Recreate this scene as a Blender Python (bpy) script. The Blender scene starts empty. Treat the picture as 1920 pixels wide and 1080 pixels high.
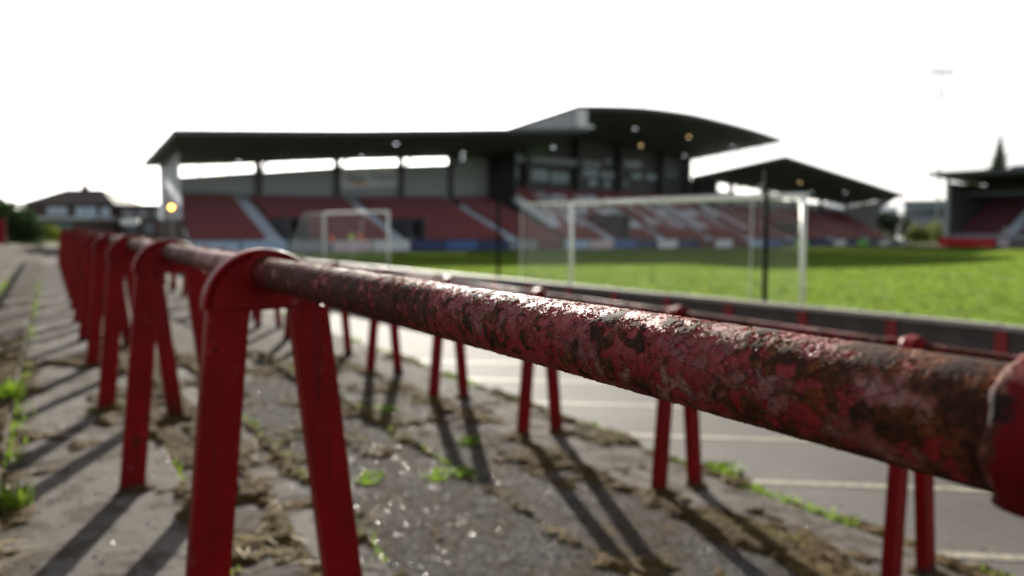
import bpy, bmesh, math, random
import numpy as np
from mathutils import Vector, Matrix, noise as mn
R = math.radians
random.seed(7); rng = np.random.default_rng(11)
SC = bpy.context.scene
COL = SC.collection

# ------------------------------------------------------------------ camera
EYE = 1.77
cd = bpy.data.cameras.new("camera"); cam = bpy.data.objects.new("camera", cd); COL.objects.link(cam)
cam.location = (0, 0, EYE); cam.rotation_euler = (R(90 - 2.5), 0, 0)
cd.sensor_width = 36; cd.lens = 36 * 1340 / 1920; cd.shift_y = -0.0294
cd.clip_start = 0.02; cd.clip_end = 6000
cd.dof.use_dof = True; cd.dof.focus_distance = 0.66; cd.dof.aperture_fstop = 3.3
SC.camera = cam

# ------------------------------------------------------------------ sky and sun
SUN_EL, SUN_AZ = R(20.5), R(-8.5)          # azimuth measured from +Y, negative = left
world = bpy.data.worlds.new("World"); SC.world = world; world.use_nodes = True
wn = world.node_tree.nodes; wl = world.node_tree.links
bgn = wn["Background"]; sky = wn.new("ShaderNodeTexSky"); sky.sky_type = 'NISHITA'
sky.sun_disc = False; sky.sun_elevation = SUN_EL; sky.sun_rotation = SUN_AZ
sky.air_density = 1.0; sky.dust_density = 1.2; sky.ozone_density = 1.0
hs = wn.new("ShaderNodeHueSaturation"); hs.inputs["Saturation"].default_value = 0.2
wl.new(sky.outputs[0], hs.inputs["Color"]); wl.new(hs.outputs[0], bgn.inputs[0]); bgn.inputs[1].default_value = 0.074
sd = bpy.data.lights.new("sun", 'SUN'); sd.energy = 5.0; sd.angle = R(0.53); sd.color = (1, .93, .82)
sun = bpy.data.objects.new("sun", sd); COL.objects.link(sun)
dv = Vector((math.sin(SUN_AZ) * math.cos(SUN_EL), math.cos(SUN_AZ) * math.cos(SUN_EL), math.sin(SUN_EL)))
sun.rotation_euler = dv.to_track_quat('Z', 'Y').to_euler(); sun.location = dv * 50
SC.view_settings.view_transform = 'Standard'; SC.view_settings.look = 'None'
SC.view_settings.exposure = 1.2; SC.view_settings.gamma = 1; SC.view_settings.use_curve_mapping = False
SC.render.engine = 'CYCLES'
SC.cycles.use_denoising = True
SC.cycles.max_bounces = 5; SC.cycles.diffuse_bounces = 3; SC.cycles.glossy_bounces = 3; SC.cycles.transparent_max_bounces = 8
SC.cycles.sample_clamp_indirect = 4; SC.cycles.caustics_reflective = False; SC.cycles.caustics_refractive = False

# ------------------------------------------------------------------ materials
class NT:
    def __init__(s, name):
        s.m = bpy.data.materials.new(name); s.m.use_nodes = True
        s.t = s.m.node_tree; s.b = s.t.nodes["Principled BSDF"]; s.o = s.t.nodes["Material Output"]
    def n(s, typ, **kw):
        q = s.t.nodes.new(typ)
        for k, v in kw.items():
            if hasattr(q, k) and k not in q.inputs: setattr(q, k, v)
            else: s.i(q, k, v)
        return q
    def i(s, q, k, v):
        sock = q.inputs[k]
        if isinstance(v, bpy.types.NodeSocket): s.t.links.new(v, sock)
        elif isinstance(v, tuple) and sock.type == 'RGBA' and len(v) == 3: sock.default_value = (*v, 1)
        else: sock.default_value = v
    def set(s, **kw):
        for k, v in kw.items(): s.i(s.b, k.replace('_', ' '), v)
    def coord(s, kind='Object'): return s.n("ShaderNodeTexCoord").outputs[kind]
    def pos(s): return s.n("ShaderNodeNewGeometry").outputs["Position"]
    def map(s, v, sc=(1, 1, 1), rot=(0, 0, 0), loc=(0, 0, 0)):
        return s.n("ShaderNodeMapping", Vector=v, Scale=sc, Rotation=rot, Location=loc).outputs[0]
    def noise(s, v, scale, det=4, rough=.6, dist=0):
        return s.n("ShaderNodeTexNoise", Vector=v, Scale=scale, Detail=det, Roughness=rough, Distortion=dist).outputs[0]
    def vor(s, v, scale, feature='F1', out='Distance', rnd=1.0):
        q = s.n("ShaderNodeTexVoronoi"); q.feature = feature; s.i(q, "Vector", v); s.i(q, "Scale", scale); s.i(q, "Randomness", rnd)
        return q.outputs[out]
    def ramp(s, f, stops, interp='LINEAR'):
        q = s.n("ShaderNodeValToRGB"); cr = q.color_ramp; cr.interpolation = interp
        while len(cr.elements) < len(stops): cr.elements.new(.5)
        for e, (p, c) in zip(cr.elements, stops):
            e.position = p; e.color = (*c, 1) if isinstance(c, tuple) else (c, c, c, 1)
        s.i(q, "Fac", f); return q.outputs[0]
    def mix(s, f, a, b, mode='MIX'):
        q = s.n("ShaderNodeMix"); q.data_type = 'RGBA'; q.blend_type = mode
        for k, v in ((0, f), (6, a), (7, b)):
            if isinstance(v, bpy.types.NodeSocket): s.t.links.new(v, q.inputs[k])
            elif isinstance(v, tuple): q.inputs[k].default_value = (*v, 1)
            else: q.inputs[k].default_value = v
        return q.outputs[2]
    def math(s, op, a, b=0.0, c=0.0):
        q = s.n("ShaderNodeMath"); q.operation = op
        for k, v in enumerate((a, b, c)):
            if isinstance(v, bpy.types.NodeSocket): s.t.links.new(v, q.inputs[k])
            else: q.inputs[k].default_value = v
        return q.outputs[0]
    def bump(s, h, dist, strength=1.0):
        q = s.n("ShaderNodeBump"); s.i(q, "Height", h); s.i(q, "Distance", dist); s.i(q, "Strength", strength)
        s.i(s.b, "Normal", q.outputs[0])

def simple(name, c, rough=.6, var=.25, scale=3.0, metal=0.0, bump=0.0, bs=40.0, spec=.5):
    k = NT(name); p = k.coord('Object')
    f = k.noise(p, scale, 5, .6)
    d = tuple(x * (1 - var) for x in c); u = tuple(min(1, x * (1 + var)) for x in c)
    k.set(Base_Color=k.ramp(f, [(.3, d), (.7, u)]), Roughness=rough, Metallic=metal)
    k.i(k.b, "Specular IOR Level", spec)
    if bump: k.bump(k.noise(p, bs, 4), bump)
    return k.m
def emit(name, c, st):
    k = NT(name); k.set(Base_Color=c, Emission_Color=c, Emission_Strength=st); return k.m

M = {}
def rail_mat(detail):
    k = NT("flaking_rail_paint" if detail else "weathered_rail_paint")
    p = k.coord('Object')
    x = k.n("ShaderNodeSeparateXYZ", Vector=p).outputs[1]
    warpv = k.n("ShaderNodeTexNoise", Vector=p, Scale=28.0, Detail=4.0, Roughness=.65).outputs[1]
    w = k.n("ShaderNodeVectorMath", operation='MULTIPLY_ADD')
    k.i(w, 0, warpv); w.inputs[1].default_value = (.035, .035, .035); k.i(w, 2, p); pw = w.outputs[0]
    big = k.noise(p, 13, 5, .62)
    med = k.noise(p, 38, 6, .62); streak = k.noise(k.map(p, (.5, 3.2, .5), (0, 0, R(14))), 42, 5, .65)
    fine = k.noise(p, 210, 5, .7)
    cell = k.vor(pw, 92, 'F1', 'Color'); cellv = k.n("ShaderNodeSeparateColor", Color=cell).outputs[0]
    edge = k.vor(pw, 92, 'DISTANCE_TO_EDGE')
    # wear along the tube: metres from the collar of the nearest frame
    xx = k.math('ADD', x, k.math('MULTIPLY', k.math('SUBTRACT', big, .5), .16))
    xx = k.math('MULTIPLY', xx, 1 / 1.6)
    loss = k.ramp(xx, [(0, .80), (.05, .84), (.085, .55), (.13, .46), (.18, .42), (.24, .40), (.31, .36), (.44, .30), (.49, .40), (.56, .52), (.95, .50)])
    s0 = k.math('ADD', k.math('MULTIPLY', big, .5), k.math('MULTIPLY', med, .5))
    s1 = k.math('ADD', s0, k.math('MULTIPLY', k.math('SUBTRACT', cellv, .5), .30))
    paint = k.math('SUBTRACT', s1, loss)                    # >0 paint kept
    pm = k.ramp(k.math('ADD', paint, .5), [(.585, 0), (.60, 1)])
    # primer below the paint survives in places
    s2 = k.math('ADD', k.noise(p, 21, 5, .65), k.math('MULTIPLY', k.math('SUBTRACT', med, .5), .7))
    prl = k.ramp(xx, [(0, .85), (.06, .9), (.09, .55), (.2, .50), (.33, .53), (.47, .62), (.56, .74), (.95, .68)])
    prim = k.ramp(k.math('ADD', k.math('SUBTRACT', s2, prl), .5), [(.47, 0), (.53, 1)])
    rust_c = k.ramp(k.math('ADD', k.math('MULTIPLY', med, .6), k.math('MULTIPLY', fine, .4)),
                    [(.36, (.010, .005, .004)), (.48, (.045, .016, .008)), (.58, (.15, .045, .014)), (.7, (.30, .12, .04))])
    black_c = k.ramp(k.math('ADD', k.math('MULTIPLY', fine, .4), k.math('MULTIPLY', streak, .6)), [(.38, (.008, .004, .003)), (.5, (.045, .014, .008)), (.6, (.13, .024, .017)), (.7, (.22, .07, .045))])
    blk = k.ramp(xx, [(0, 1), (.055, 1), (.085, 0), (.44, .0), (.5, .85), (1, .75)])
    rust_c = k.mix(blk, rust_c, black_c)
    prim_c = k.ramp(med, [(.35, (.11, .022, .018)), (.55, (.19, .070, .062)), (.7, (.29, .165, .145))])
    red_c = k.ramp(k.math('ADD', k.math('MULTIPLY', big, .5), k.math('MULTIPLY', fine, .5)),
                   [(.36, (.11, .0025, .004)), (.5, (.19, .0045, .007)), (.64, (.27, .014, .021))])
    fe = k.vor(pw, 170, 'DISTANCE_TO_EDGE'); crack = k.math('MAXIMUM', k.ramp(edge, [(.0, 1), (.035, 0)]), k.math('MULTIPLY', k.ramp(fe, [(.0, 1), (.05, 0)]), k.ramp(big, [(.48, 0), (.56, 1)])))
    crackm = k.math('MULTIPLY', crack, k.ramp(med, [(.42, 0), (.56, 1)]))
    c = k.mix(prim, rust_c, prim_c); c = k.mix(pm, c, red_c)
    c = k.mix(k.math('MULTIPLY', crackm, .85), c, (.014, .008, .007))
    k.set(Base_Color=c)
    rough = k.math('SUBTRACT', k.math('SUBTRACT', .72, k.math('MULTIPLY', pm, .16)), k.math('MULTIPLY', prim, .02))
    k.set(Roughness=rough); k.i(k.b, 'Specular IOR Level', k.math('ADD', .10, k.math('ADD', k.math('MULTIPLY', pm, .26), k.math('MULTIPLY', prim, .12))))
    # relief in metres
    curl = k.ramp(k.math('ADD', paint, .5), [(.585, 0), (.60, 1), (.68, .45), (.9, .35)])
    h = k.math('MULTIPLY', curl, .0010)
    h = k.math('ADD', h, k.math('MULTIPLY', prim, .0005))
    rz = k.math('MULTIPLY', k.math('SUBTRACT', 1.0, pm), k.math('SUBTRACT', med, .5))
    h = k.math('ADD', h, k.math('MULTIPLY', rz, .0019))
    h = k.math('ADD', h, k.math('MULTIPLY', k.math('SUBTRACT', fine, .5), .00045))
    h = k.math('SUBTRACT', h, k.math('MULTIPLY', crackm, .0012))
    if detail:
        d = k.n("ShaderNodeDisplacement", Height=h, Midlevel=0.0, Scale=1.0)
        k.t.links.new(d.outputs[0], k.o.inputs["Displacement"]); k.m.displacement_method = 'BOTH'
    else:
        k.bump(h, 1.0)
    return k.m
M['rail_fine'] = rail_mat(True); M['rail'] = rail_mat(False)

def red_paint():
    k = NT("red_barrier_paint"); p = k.pos()
    big = k.noise(p, 6, 5, .6); fine = k.noise(p, 60, 6, .7)
    c = k.ramp(big, [(.3, (.15, .0018, .0032)), (.55, (.195, .0024, .0042)), (.75, (.25, .006, .009))])
    scuff = k.ramp(k.noise(k.map(p, (1, 1, .4)), 26, 6, .75), [(.61, 0), (.70, 1)])
    c = k.mix(k.math('MULTIPLY', scuff, .5), c, (.34, .13, .13))
    ob = k.n("ShaderNodeSeparateXYZ", Vector=k.coord('Object')).outputs[2]
    st = k.noise(k.map(p, (14, 14, .9)), 3, 5, .6); c = k.mix(k.ramp(st, [(.45, 0), (.7, .75)]), c, (.085, .003, .005))
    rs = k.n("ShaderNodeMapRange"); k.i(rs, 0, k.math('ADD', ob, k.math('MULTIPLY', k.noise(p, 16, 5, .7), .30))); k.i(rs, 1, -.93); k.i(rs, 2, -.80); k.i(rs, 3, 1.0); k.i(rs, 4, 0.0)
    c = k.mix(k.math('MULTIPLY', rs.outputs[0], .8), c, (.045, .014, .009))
    chip = k.ramp(k.math('ADD', k.math('MULTIPLY', k.noise(p, 15, 7, .75), .7), k.math('MULTIPLY', big, .3)), [(.60, 0), (.63, 1)])
    c = k.mix(chip, c, (.028, .012, .009))
    k.set(Base_Color=c, Roughness=k.ramp(fine, [(.3, .42), (.7, .6)])); k.i(k.b, 'Specular IOR Level', .14)
    k.bump(k.math('ADD', k.math('MULTIPLY', fine, .5), k.math('MULTIPLY', chip, -.5)), .003)
    return k.m
M['red'] = red_paint()
M['red_wall'] = simple("dull_red_post_paint", (.24, .014, .016), .6, .3, 5)
M['foot_rust'] = simple("rusty_black_foot", (.022, .011, .008), .8, .5, 40, bump=.003)
M['joint_rust'] = simple("rust_scale", (.05, .022, .014), .8, .6, 60, bump=.004, bs=120)

def sleeve_mat():
    k = NT("chipped_sleeve_paint"); p = k.coord('Object')
    a = k.noise(p, 22, 6, .65); b = k.noise(p, 110, 5, .7); y = k.n("ShaderNodeSeparateXYZ", Vector=p).outputs[1]
    c = k.ramp(a, [(.3, (.075, .0015, .003)), (.6, (.13, .002, .004)), (.8, (.17, .008, .011))])
    rim = k.ramp(k.math('ADD', k.math('MULTIPLY', y, 1 / .118), k.math('MULTIPLY', k.math('SUBTRACT', a, .5), .25)), [(.965, 0), (.99, 1)])
    c = k.mix(rim, c, k.ramp(b, [(.35, (.03, .012, .008)), (.5, (.10, .03, .02)), (.68, (.30, .16, .12))]))
    c = k.mix(k.ramp(a, [(.60, 0), (.66, 1)]), c, (.016, .008, .007))
    k.i(k.b, 'Specular IOR Level', .12); k.set(Base_Color=c, Roughness=.7); k.bump(b, .003); return k.m
M['sleeve'] = sleeve_mat()

def concrete(name, agg, light=1.0, dirty=1.0):
    k = NT(name); p = k.pos()
    big = k.noise(p, 1.6, 5, .6); med = k.noise(p, 11, 6, .65); fine = k.noise(p, 90, 4, .7)
    base = k.ramp(k.math('ADD', k.math('MULTIPLY', big, .5), k.math('MULTIPLY', med, .5)),
                  [(.35, (.040, .036, .033)), (.5, (.085, .079, .073)), (.65, (.145, .137, .127))])
    rnd = k.n("ShaderNodeObjectInfo").outputs["Random"]
    base = k.mix(.5, base, k.ramp(rnd, [(0, (.055, .051, .047)), (1, (.115, .108, .10))]))
    if agg:
        cc = k.vor(p, 95, 'F1', 'Color'); cv = k.n("ShaderNodeSeparateColor", Color=cc).outputs[0]
        base = k.mix(.78, base, k.ramp(cv, [(0, (.013, .0125, .0125)), (.45, (.036, .034, .033)), (.8, (.068, .064, .061)), (1, (.15, .145, .14))]))
    if light != 1: base = k.mix(1.0, base, (light, light, light), 'MULTIPLY')
    base = k.mix(k.ramp(k.noise(p, 2.6, 6, .7), [(.40, 0), (.58, .8 * dirty)]), base, (.055, .042, .028))
    dirt = k.ramp(k.noise(p, 5.5, 7, .72), [(.51, 0), (.57, 1)])
    moss = k.ramp(k.noise(p, 60, 4, .7), [(.35, (.022, .014, .005)), (.55, (.07, .045, .014)), (.7, (.12, .08, .026))])
    base = k.mix(k.math('MULTIPLY', dirt, .9 * dirty), base, moss)
    k.set(Base_Color=base, Roughness=k.ramp(fine, [(.3, .82), (.7, .98)])); k.i(k.b, 'Specular IOR Level', .06)
    wv = k.n("ShaderNodeVectorMath", operation='MULTIPLY_ADD'); k.i(wv, 0, k.n("ShaderNodeTexNoise", Vector=p, Scale=5.0, Detail=5.0).outputs[1]); wv.inputs[1].default_value = (.35, .35, .35); k.i(wv, 2, p)
    cr = k.ramp(k.vor(wv.outputs[0], 1.15, 'DISTANCE_TO_EDGE'), [(0, 1), (.010, 0)])
    base = k.mix(k.math('MULTIPLY', cr, .85), base, (.012, .010, .008)); k.set(Base_Color=base)
    if agg:
        d = k.vor(p, 95, 'SMOOTH_F1'); h = k.math('MULTIPLY', d, -.9)
        h = k.math('ADD', h, k.math('MULTIPLY', fine, .4)); h = k.math('ADD', h, k.math('MULTIPLY', dirt, .8)); k.bump(h, .008)
    else:
        h = k.math('ADD', k.math('MULTIPLY', fine, .25), k.math('MULTIPLY', med, .6))
        h = k.math('ADD', h, k.math('MULTIPLY', k.math('MULTIPLY', dirt, fine), 1.4)); k.bump(h, .010)
    return k.m
M['slab'] = concrete("weathered_concrete", False); M['slab_agg'] = concrete("exposed_aggregate_concrete", True, 1.25, .7); M['slab_light'] = concrete("smooth_pale_concrete", False, 1.45, .45)

def tarmac():
    k = NT("pale_tarmac"); p = k.pos()
    a = k.noise(p, .9, 5, .6); b = k.noise(p, 45, 5, .7)
    c = k.ramp(k.math('ADD', k.math('MULTIPLY', a, .6), k.math('MULTIPLY', b, .4)), [(.35, (.070, .064, .059)), (.65, (.125, .117, .109))])
    c = k.mix(k.ramp(k.noise(p, 2.4, 6, .7), [(.56, 0), (.68, .5)]), c, (.075, .06, .045))
    k.set(Base_Color=c, Roughness=.8); k.i(k.b, 'Specular IOR Level', .2); k.bump(b, .006); return k.m
M['tarmac'] = tarmac()
def linepaint():
    k = NT("worn_cream_paint"); p = k.pos()
    f = k.ramp(k.noise(p, 30, 6, .75), [(.40, 0), (.52, 1)])
    k.set(Base_Color=k.mix(f, (.11, .102, .092), (.29, .265, .19)), Roughness=.7); return k.m
M['line'] = linepaint()
def grassmat(name, c1, c2, stripes):
    k = NT(name); p = k.pos()
    n1 = k.noise(p, .12, 5, .6); n2 = k.noise(p, 9, 6, .75)
    c = k.ramp(k.math('ADD', k.math('MULTIPLY', n1, .6), k.math('MULTIPLY', n2, .4)), [(.35, c1), (.65, c2)])
    if stripes:
        q = k.n("ShaderNodeSeparateXYZ", Vector=k.map(p, (1, 1, 1), (0, 0, R(-38)))).outputs[0]
        s = k.math('SINE', k.math('MULTIPLY', q, math.pi / 5.5))
        c = k.mix(k.ramp(s, [(.45, 0), (.55, .38)]), c, tuple(x * 1.45 for x in c2))
    k.set(Base_Color=c, Roughness=.85); k.i(k.b, "Specular IOR Level", .15)
    if not stripes: k.bump(n2, .05)
    return k.m
M['pitch'] = grassmat("mown_pitch_grass", (.100, .155, .026), (.106, .163, .028), True)
M['verge'] = grassmat("rough_verge", (.05, .055, .018), (.10, .10, .03), False)
def turfmat():
    k = NT("backlit_turf"); p = k.pos()
    n1 = k.noise(p, .10, 5, .6); n2 = k.noise(p, .6, 4, .6)
    c = k.ramp(k.math('ADD', k.math('MULTIPLY', n1, .6), k.math('MULTIPLY', n2, .4)), [(.35, (.150, .220, .036)), (.65, (.156, .228, .038))])
    q = k.n("ShaderNodeSeparateXYZ", Vector=k.map(p, (1, 1, 1), (0, 0, R(-38)))).outputs[0]
    s = k.math('SINE', k.math('MULTIPLY', q, math.pi / 5.5))
    c = k.mix(k.ramp(s, [(.45, 0), (.55, .3)]), c, (.178, .256, .046))
    k.set(Base_Color=c, Roughness=.8); k.i(k.b, "Specular IOR Level", .1)
    tr = k.n("ShaderNodeBsdfTranslucent", Color=c); mx = k.n("ShaderNodeMixShader", Fac=.6)
    k.t.links.new(k.b.outputs[0], mx.inputs[1]); k.t.links.new(tr.outputs[0], mx.inputs[2]); k.t.links.new(mx.outputs[0], k.o.inputs[0]); return k.m
M['turf'] = turfmat()
def leafmat(name, c, trans=.35):
    k = NT(name); p = k.pos()
    r = k.n("ShaderNodeTexWhiteNoise"); r.noise_dimensions = '3D'
    f = k.noise(p, 1.7, 3)
    col = k.ramp(f, [(.3, tuple(x * .55 for x in c)), (.7, tuple(x * 1.5 for x in c))])
    k.set(Base_Color=col, Roughness=.6); k.i(k.b, "Specular IOR Level", .25)
    tr = k.n("ShaderNodeBsdfTranslucent", Color=k.mix(.5, col, tuple(x * 2.2 for x in c)))
    mx = k.n("ShaderNodeMixShader", Fac=trans); k.t.links.new(k.b.outputs[0], mx.inputs[1]); k.t.links.new(tr.outputs[0], mx.inputs[2])
    k.t.links.new(mx.outputs[0], k.o.inputs[0]); return k.m
M['leaf'] = leafmat("dark_green_leaves", (.020, .036, .012)); M['leaf_y'] = leafmat("yellow_green_leaves", (.13, .15, .02))
M['fir'] = leafmat("conifer_needles", (.045, .075, .02), .25)
M['weed'] = leafmat("bright_weed_leaves", (.125, .195, .020), .45)
M['moss'] = leafmat("brown_moss", (.085, .060, .018), .2); M['moss_g'] = leafmat("olive_moss", (.09, .10, .018), .3)
def mossmat():
    k = NT("moss_cushions"); p = k.pos(); a = k.noise(p, 3.1, 5, .65); b = k.noise(p, 70, 4, .7)
    c = k.ramp(k.math('ADD', k.math('MULTIPLY', a, .55), k.math('MULTIPLY', b, .45)), [(.35, (.020, .012, .005)), (.5, (.060, .038, .013)), (.62, (.10, .070, .022)), (.74, (.10, .10, .02))])
    k.set(Base_Color=c, Roughness=.9); k.i(k.b, "Specular IOR Level", .15); k.bump(b, .008); return k.m
M['moss_mat'] = mossmat()
M['straw'] = leafmat("dry_straw", (.42, .32, .17), .3)
M['chip'] = simple('quartz_chips', (.10, .095, .09), .27, .4, 90, spec=.45)
M['bark'] = simple("bark", (.06, .045, .035), .9, .4, 8)
M['stone'] = simple("wet_aggregate_stones", (.050, .047, .044), .75, .8, 200, spec=.15)
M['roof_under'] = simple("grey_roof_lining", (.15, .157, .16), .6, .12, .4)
M['roof_top'] = simple("grey_sheet_roof", (.22, .23, .24), .45, .1, .4)
M['fascia'] = simple("grey_fascia", (.32, .34, .36), .4, .1, .6)
M['steel'] = simple("dark_grey_steel", (.07, .073, .08), .5, .15, 1)
M['rear_wall'] = simple("pale_grey_cladding", (.40, .42, .44), .6, .08, .5)
M['white_panel'] = simple("white_panel", (.78, .80, .84), .5, .05, .6)
def screenmat():
    k = NT("translucent_white_sheet"); c = k.ramp(k.noise(k.coord('Object'), .8), [(.3, (.80, .83, .88)), (.7, (.86, .88, .92))]); k.set(Base_Color=c, Roughness=.4)
    tr = k.n("ShaderNodeBsdfTranslucent", Color=c); mx = k.n("ShaderNodeMixShader", Fac=.7)
    k.t.links.new(k.b.outputs[0], mx.inputs[1]); k.t.links.new(tr.outputs[0], mx.inputs[2]); k.t.links.new(mx.outputs[0], k.o.inputs[0]); return k.m
M['screen'] = screenmat()
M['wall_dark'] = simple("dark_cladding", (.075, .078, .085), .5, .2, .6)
M['deck'] = simple("grey_terrace_concrete", (.16, .155, .155), .8, .2, 1)
M['stair'] = simple("pale_blue_stair_concrete", (.46, .53, .62), .7, .12, 1)
M['seat'] = simple("red_seat_plastic", (.19, .027, .036), .45, .15, 2)
M['seat_white'] = simple("white_seat_plastic", (.62, .66, .74), .45, .05, 2)
M['white_paint'] = simple("white_gloss_paint", (.80, .80, .80), .4, .04, 6)
M['net'] = simple("white_net_cord", (.75, .75, .75), .8, .02, 6)
M['black'] = simple("black_painted_steel", (.010, .014, .012), .9, .2, 5, spec=.1)
def wallboard():
    k = NT("stained_wall_boards"); p = k.coord('Object')
    g = k.noise(k.map(p, (1, 1.2, 22)), 4, 6, .65); st = k.noise(p, 3, 5, .65)
    k.set(Base_Color=k.ramp(k.math('ADD', k.math('MULTIPLY', g, .5), k.math('MULTIPLY', st, .5)), [(.35, (.038, .029, .026)), (.65, (.11, .088, .08))]), Roughness=.8)
    k.bump(g, .01); return k.m
M['panelwall'] = wallboard()
M['coping'] = simple("weathered_coping", (.30, .28, .25), .65, .25, 4)
def glassmat(name, c):
    k = NT(name); k.set(Base_Color=c, Roughness=.12, Metallic=0.0); k.i(k.b, "Specular IOR Level", .9); return k.m
M['glass'] = glassmat("window_glass", (.10, .13, .17))
M['pale_pane'] = simple("pale_reflection_pane", (.42, .52, .60), .5, .2, .8)  # reflection in the house windows put into the pane colour; stand boxes share it
M['brick'] = simple("brown_brick", (.075, .05, .044), .85, .25, 2)
M['render_w'] = simple("pale_render", (.2, .21, .23), .8, .1, 1)
M['tile'] = simple("brown_roof_tile", (.065, .048, .045), .75, .25, 2)
M['garage'] = simple("green_garage_door", (.06, .16, .15), .5, .1, 2)
M['car'] = simple("blue_car_paint", (.10, .19, .42), .25, .05, 2); M['tyre'] = simple("tyre_rubber", (.02, .02, .02), .8, .1, 4)
M['grey_cl'] = simple("blue_grey_cladding", (.24, .27, .31), .6, .12, .5)
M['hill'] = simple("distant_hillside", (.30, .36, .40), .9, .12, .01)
M['skin'] = simple("skin", (.45, .28, .21), .6, .05, 4); M['hair'] = simple("dark_hair", (.03, .02, .015), .7, .1, 9)
M['cloth'] = simple("dark_clothing", (.03, .033, .045), .8, .15, 6)
M['orange'] = simple("orange_vest_cloth", (.85, .14, .03), .7, .05, 6); M['yellow'] = simple("yellow_vest_cloth", (.62, .68, .08), .7, .05, 6)
M['lamp_w'] = emit("pale_roof_lamp", (.85, .9, .95), 1.6); M['lamp_o'] = emit("warm_roof_lamp", (1, .72, .35), 2.2)
M['lamp_on'] = emit("lit_orange_lamp", (1, .40, .06), 9)
M['metal'] = simple("polished_steel", (.8, .8, .82), .14, .05, 9, metal=1.0)
M['ink'] = simple("navy_lettering", (.025, .045, .16), .6, .05, 3); M['swoosh'] = simple("orange_lettering", (.75, .30, .04), .6, .05, 3)

# ------------------------------------------------------------------ mesh helpers
class MB:
    """collects shapes; build() links them as one mesh object"""
    def __init__(s): s.v = []; s.f = []
    def add(s, vs, fs):
        o = len(s.v); s.v.extend([tuple(x) for x in vs]); s.f.extend([tuple(i + o for i in q) for q in fs]); return s
    def hexa(s, b, t):           # bottom loop of 4, top loop of 4
        return s.add(list(b) + list(t), [(3, 2, 1, 0), (4, 5, 6, 7), (0, 1, 5, 4), (1, 2, 6, 5), (2, 3, 7, 6), (3, 0, 4, 7)])
    def box(s, x0, x1, y0, y1, z0, z1):
        return s.hexa([(x0, y0, z0), (x1, y0, z0), (x1, y1, z0), (x0, y1, z0)], [(x0, y0, z1), (x1, y0, z1), (x1, y1, z1), (x0, y1, z1)])
    def bar(s, a, b, r, n=6, r2=None, cap=True):
        a = Vector(a); b = Vector(b); d = (b - a).normalized(); r2 = r if r2 is None else r2
        u = d.orthogonal().normalized(); w = d.cross(u); vs = []
        for c, rr in ((a, r), (b, r2)):
            for k in range(n):
                t = 2 * math.pi * k / n; vs.append(c + u * (rr * math.cos(t)) + w * (rr * math.sin(t)))
        fs = [(k, (k + 1) % n, n + (k + 1) % n, n + k) for k in range(n)]
        if cap: fs += [tuple(range(n - 1, -1, -1)), tuple(range(n, 2 * n))]
        return s.add(vs, fs)
    def quad(s, *p): return s.add(p, [tuple(range(len(p)))])
    def mesh(s, name, mat, smooth=False):
        me = bpy.data.meshes.new(name); me.from_pydata(s.v, [], s.f)
        for m_ in (mat if isinstance(mat, (list, tuple)) else [mat]): me.materials.append(m_)
        if smooth: me.polygons.foreach_set("use_smooth", [True] * len(me.polygons))
        me.update(); return me
    def build(s, name, mat, parent=None, smooth=False, loc=None, kind=None):
        return link(name, s.mesh(name, mat, smooth), parent, loc, kind)
def link(name, me, parent=None, loc=None, kind=None):
    o = bpy.data.objects.new(name, me); COL.objects.link(o)
    if parent: o.parent = parent
    if loc is not None: o.location = loc
    if kind: o['kind'] = kind
    return o
def tag(o, label=None, cat=None, group=None, kind=None):
    for k, v in (('label', label), ('category', cat), ('group', group), ('kind', kind)):
        if v: o[k] = v
    return o
def empty(name, loc=(0, 0, 0), rz=0, parent=None):
    o = bpy.data.objects.new(name, None); o.empty_display_size = .2; COL.objects.link(o); o.location = loc; o.rotation_euler = (0, 0, rz)
    if parent: o.parent = parent
    return o
def bevel(o, w, seg=2):
    m = o.modifiers.new("bevel", 'BEVEL'); m.width = w; m.segments = seg; m.limit_method = 'ANGLE'; return o

def fastmesh(name, v, f, mat, smooth=True):
    me = bpy.data.meshes.new(name); nv, nf, k = len(v), len(f), f.shape[1]
    me.vertices.add(nv); me.vertices.foreach_set("co", np.asarray(v, dtype=np.float32).ravel())
    me.loops.add(nf * k); me.loops.foreach_set("vertex_index", np.asarray(f, dtype=np.int32).ravel())
    me.polygons.add(nf); me.polygons.foreach_set("loop_start", np.arange(0, nf * k, k, dtype=np.int32)); me.polygons.foreach_set("loop_total", np.full(nf, k, dtype=np.int32))
    me.polygons.foreach_set("use_smooth", np.full(nf, bool(smooth)))
    me.materials.append(mat); me.update(calc_edges=True); me.validate(); return me
# ------------------------------------------------------------------ ground and pitch
PW = R(38.0)                                      # the pitch is turned 38 degrees against the camera
bx, by = math.cos(PW), math.sin(PW)               # along the touchline
rx, ry = -math.sin(PW), math.cos(PW)              # along the goal line
def fall(x, y):                                   # the ground falls gently towards the far end
    c = x * bx + y * by
    return -.0105 * min(max(c - 16, 0), 110)
def ab(c, r, z=None):
    x = c * bx + r * rx; y = c * by + r * ry
    return (x, y, fall(x, y) if z is None else z)
def sheet(name, cs, rs, dz, mat, kind='structure'):
    m = MB(); vs = [(lambda q: (q[0], q[1], q[2] + dz))(ab(c, r)) for c in cs for r in rs]; n = len(rs)
    m.add(vs, [(i * n + j, (i + 1) * n + j, (i + 1) * n + j + 1, i * n + j + 1) for i in range(len(cs) - 1) for j in range(n - 1)])
    return m.build(name, mat, kind=kind)
sheet("ground", [-900, -200, 6.9, 16, 60, 126, 400, 2500], [-1500, -200, 0, 60, 200, 1500], -.030, M['verge'])
sheet("pitch", [7.35, 12, 16, 60, 103], [-60, -20, 20, 47.0], .0, M['pitch'])
lm = MB()
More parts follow.
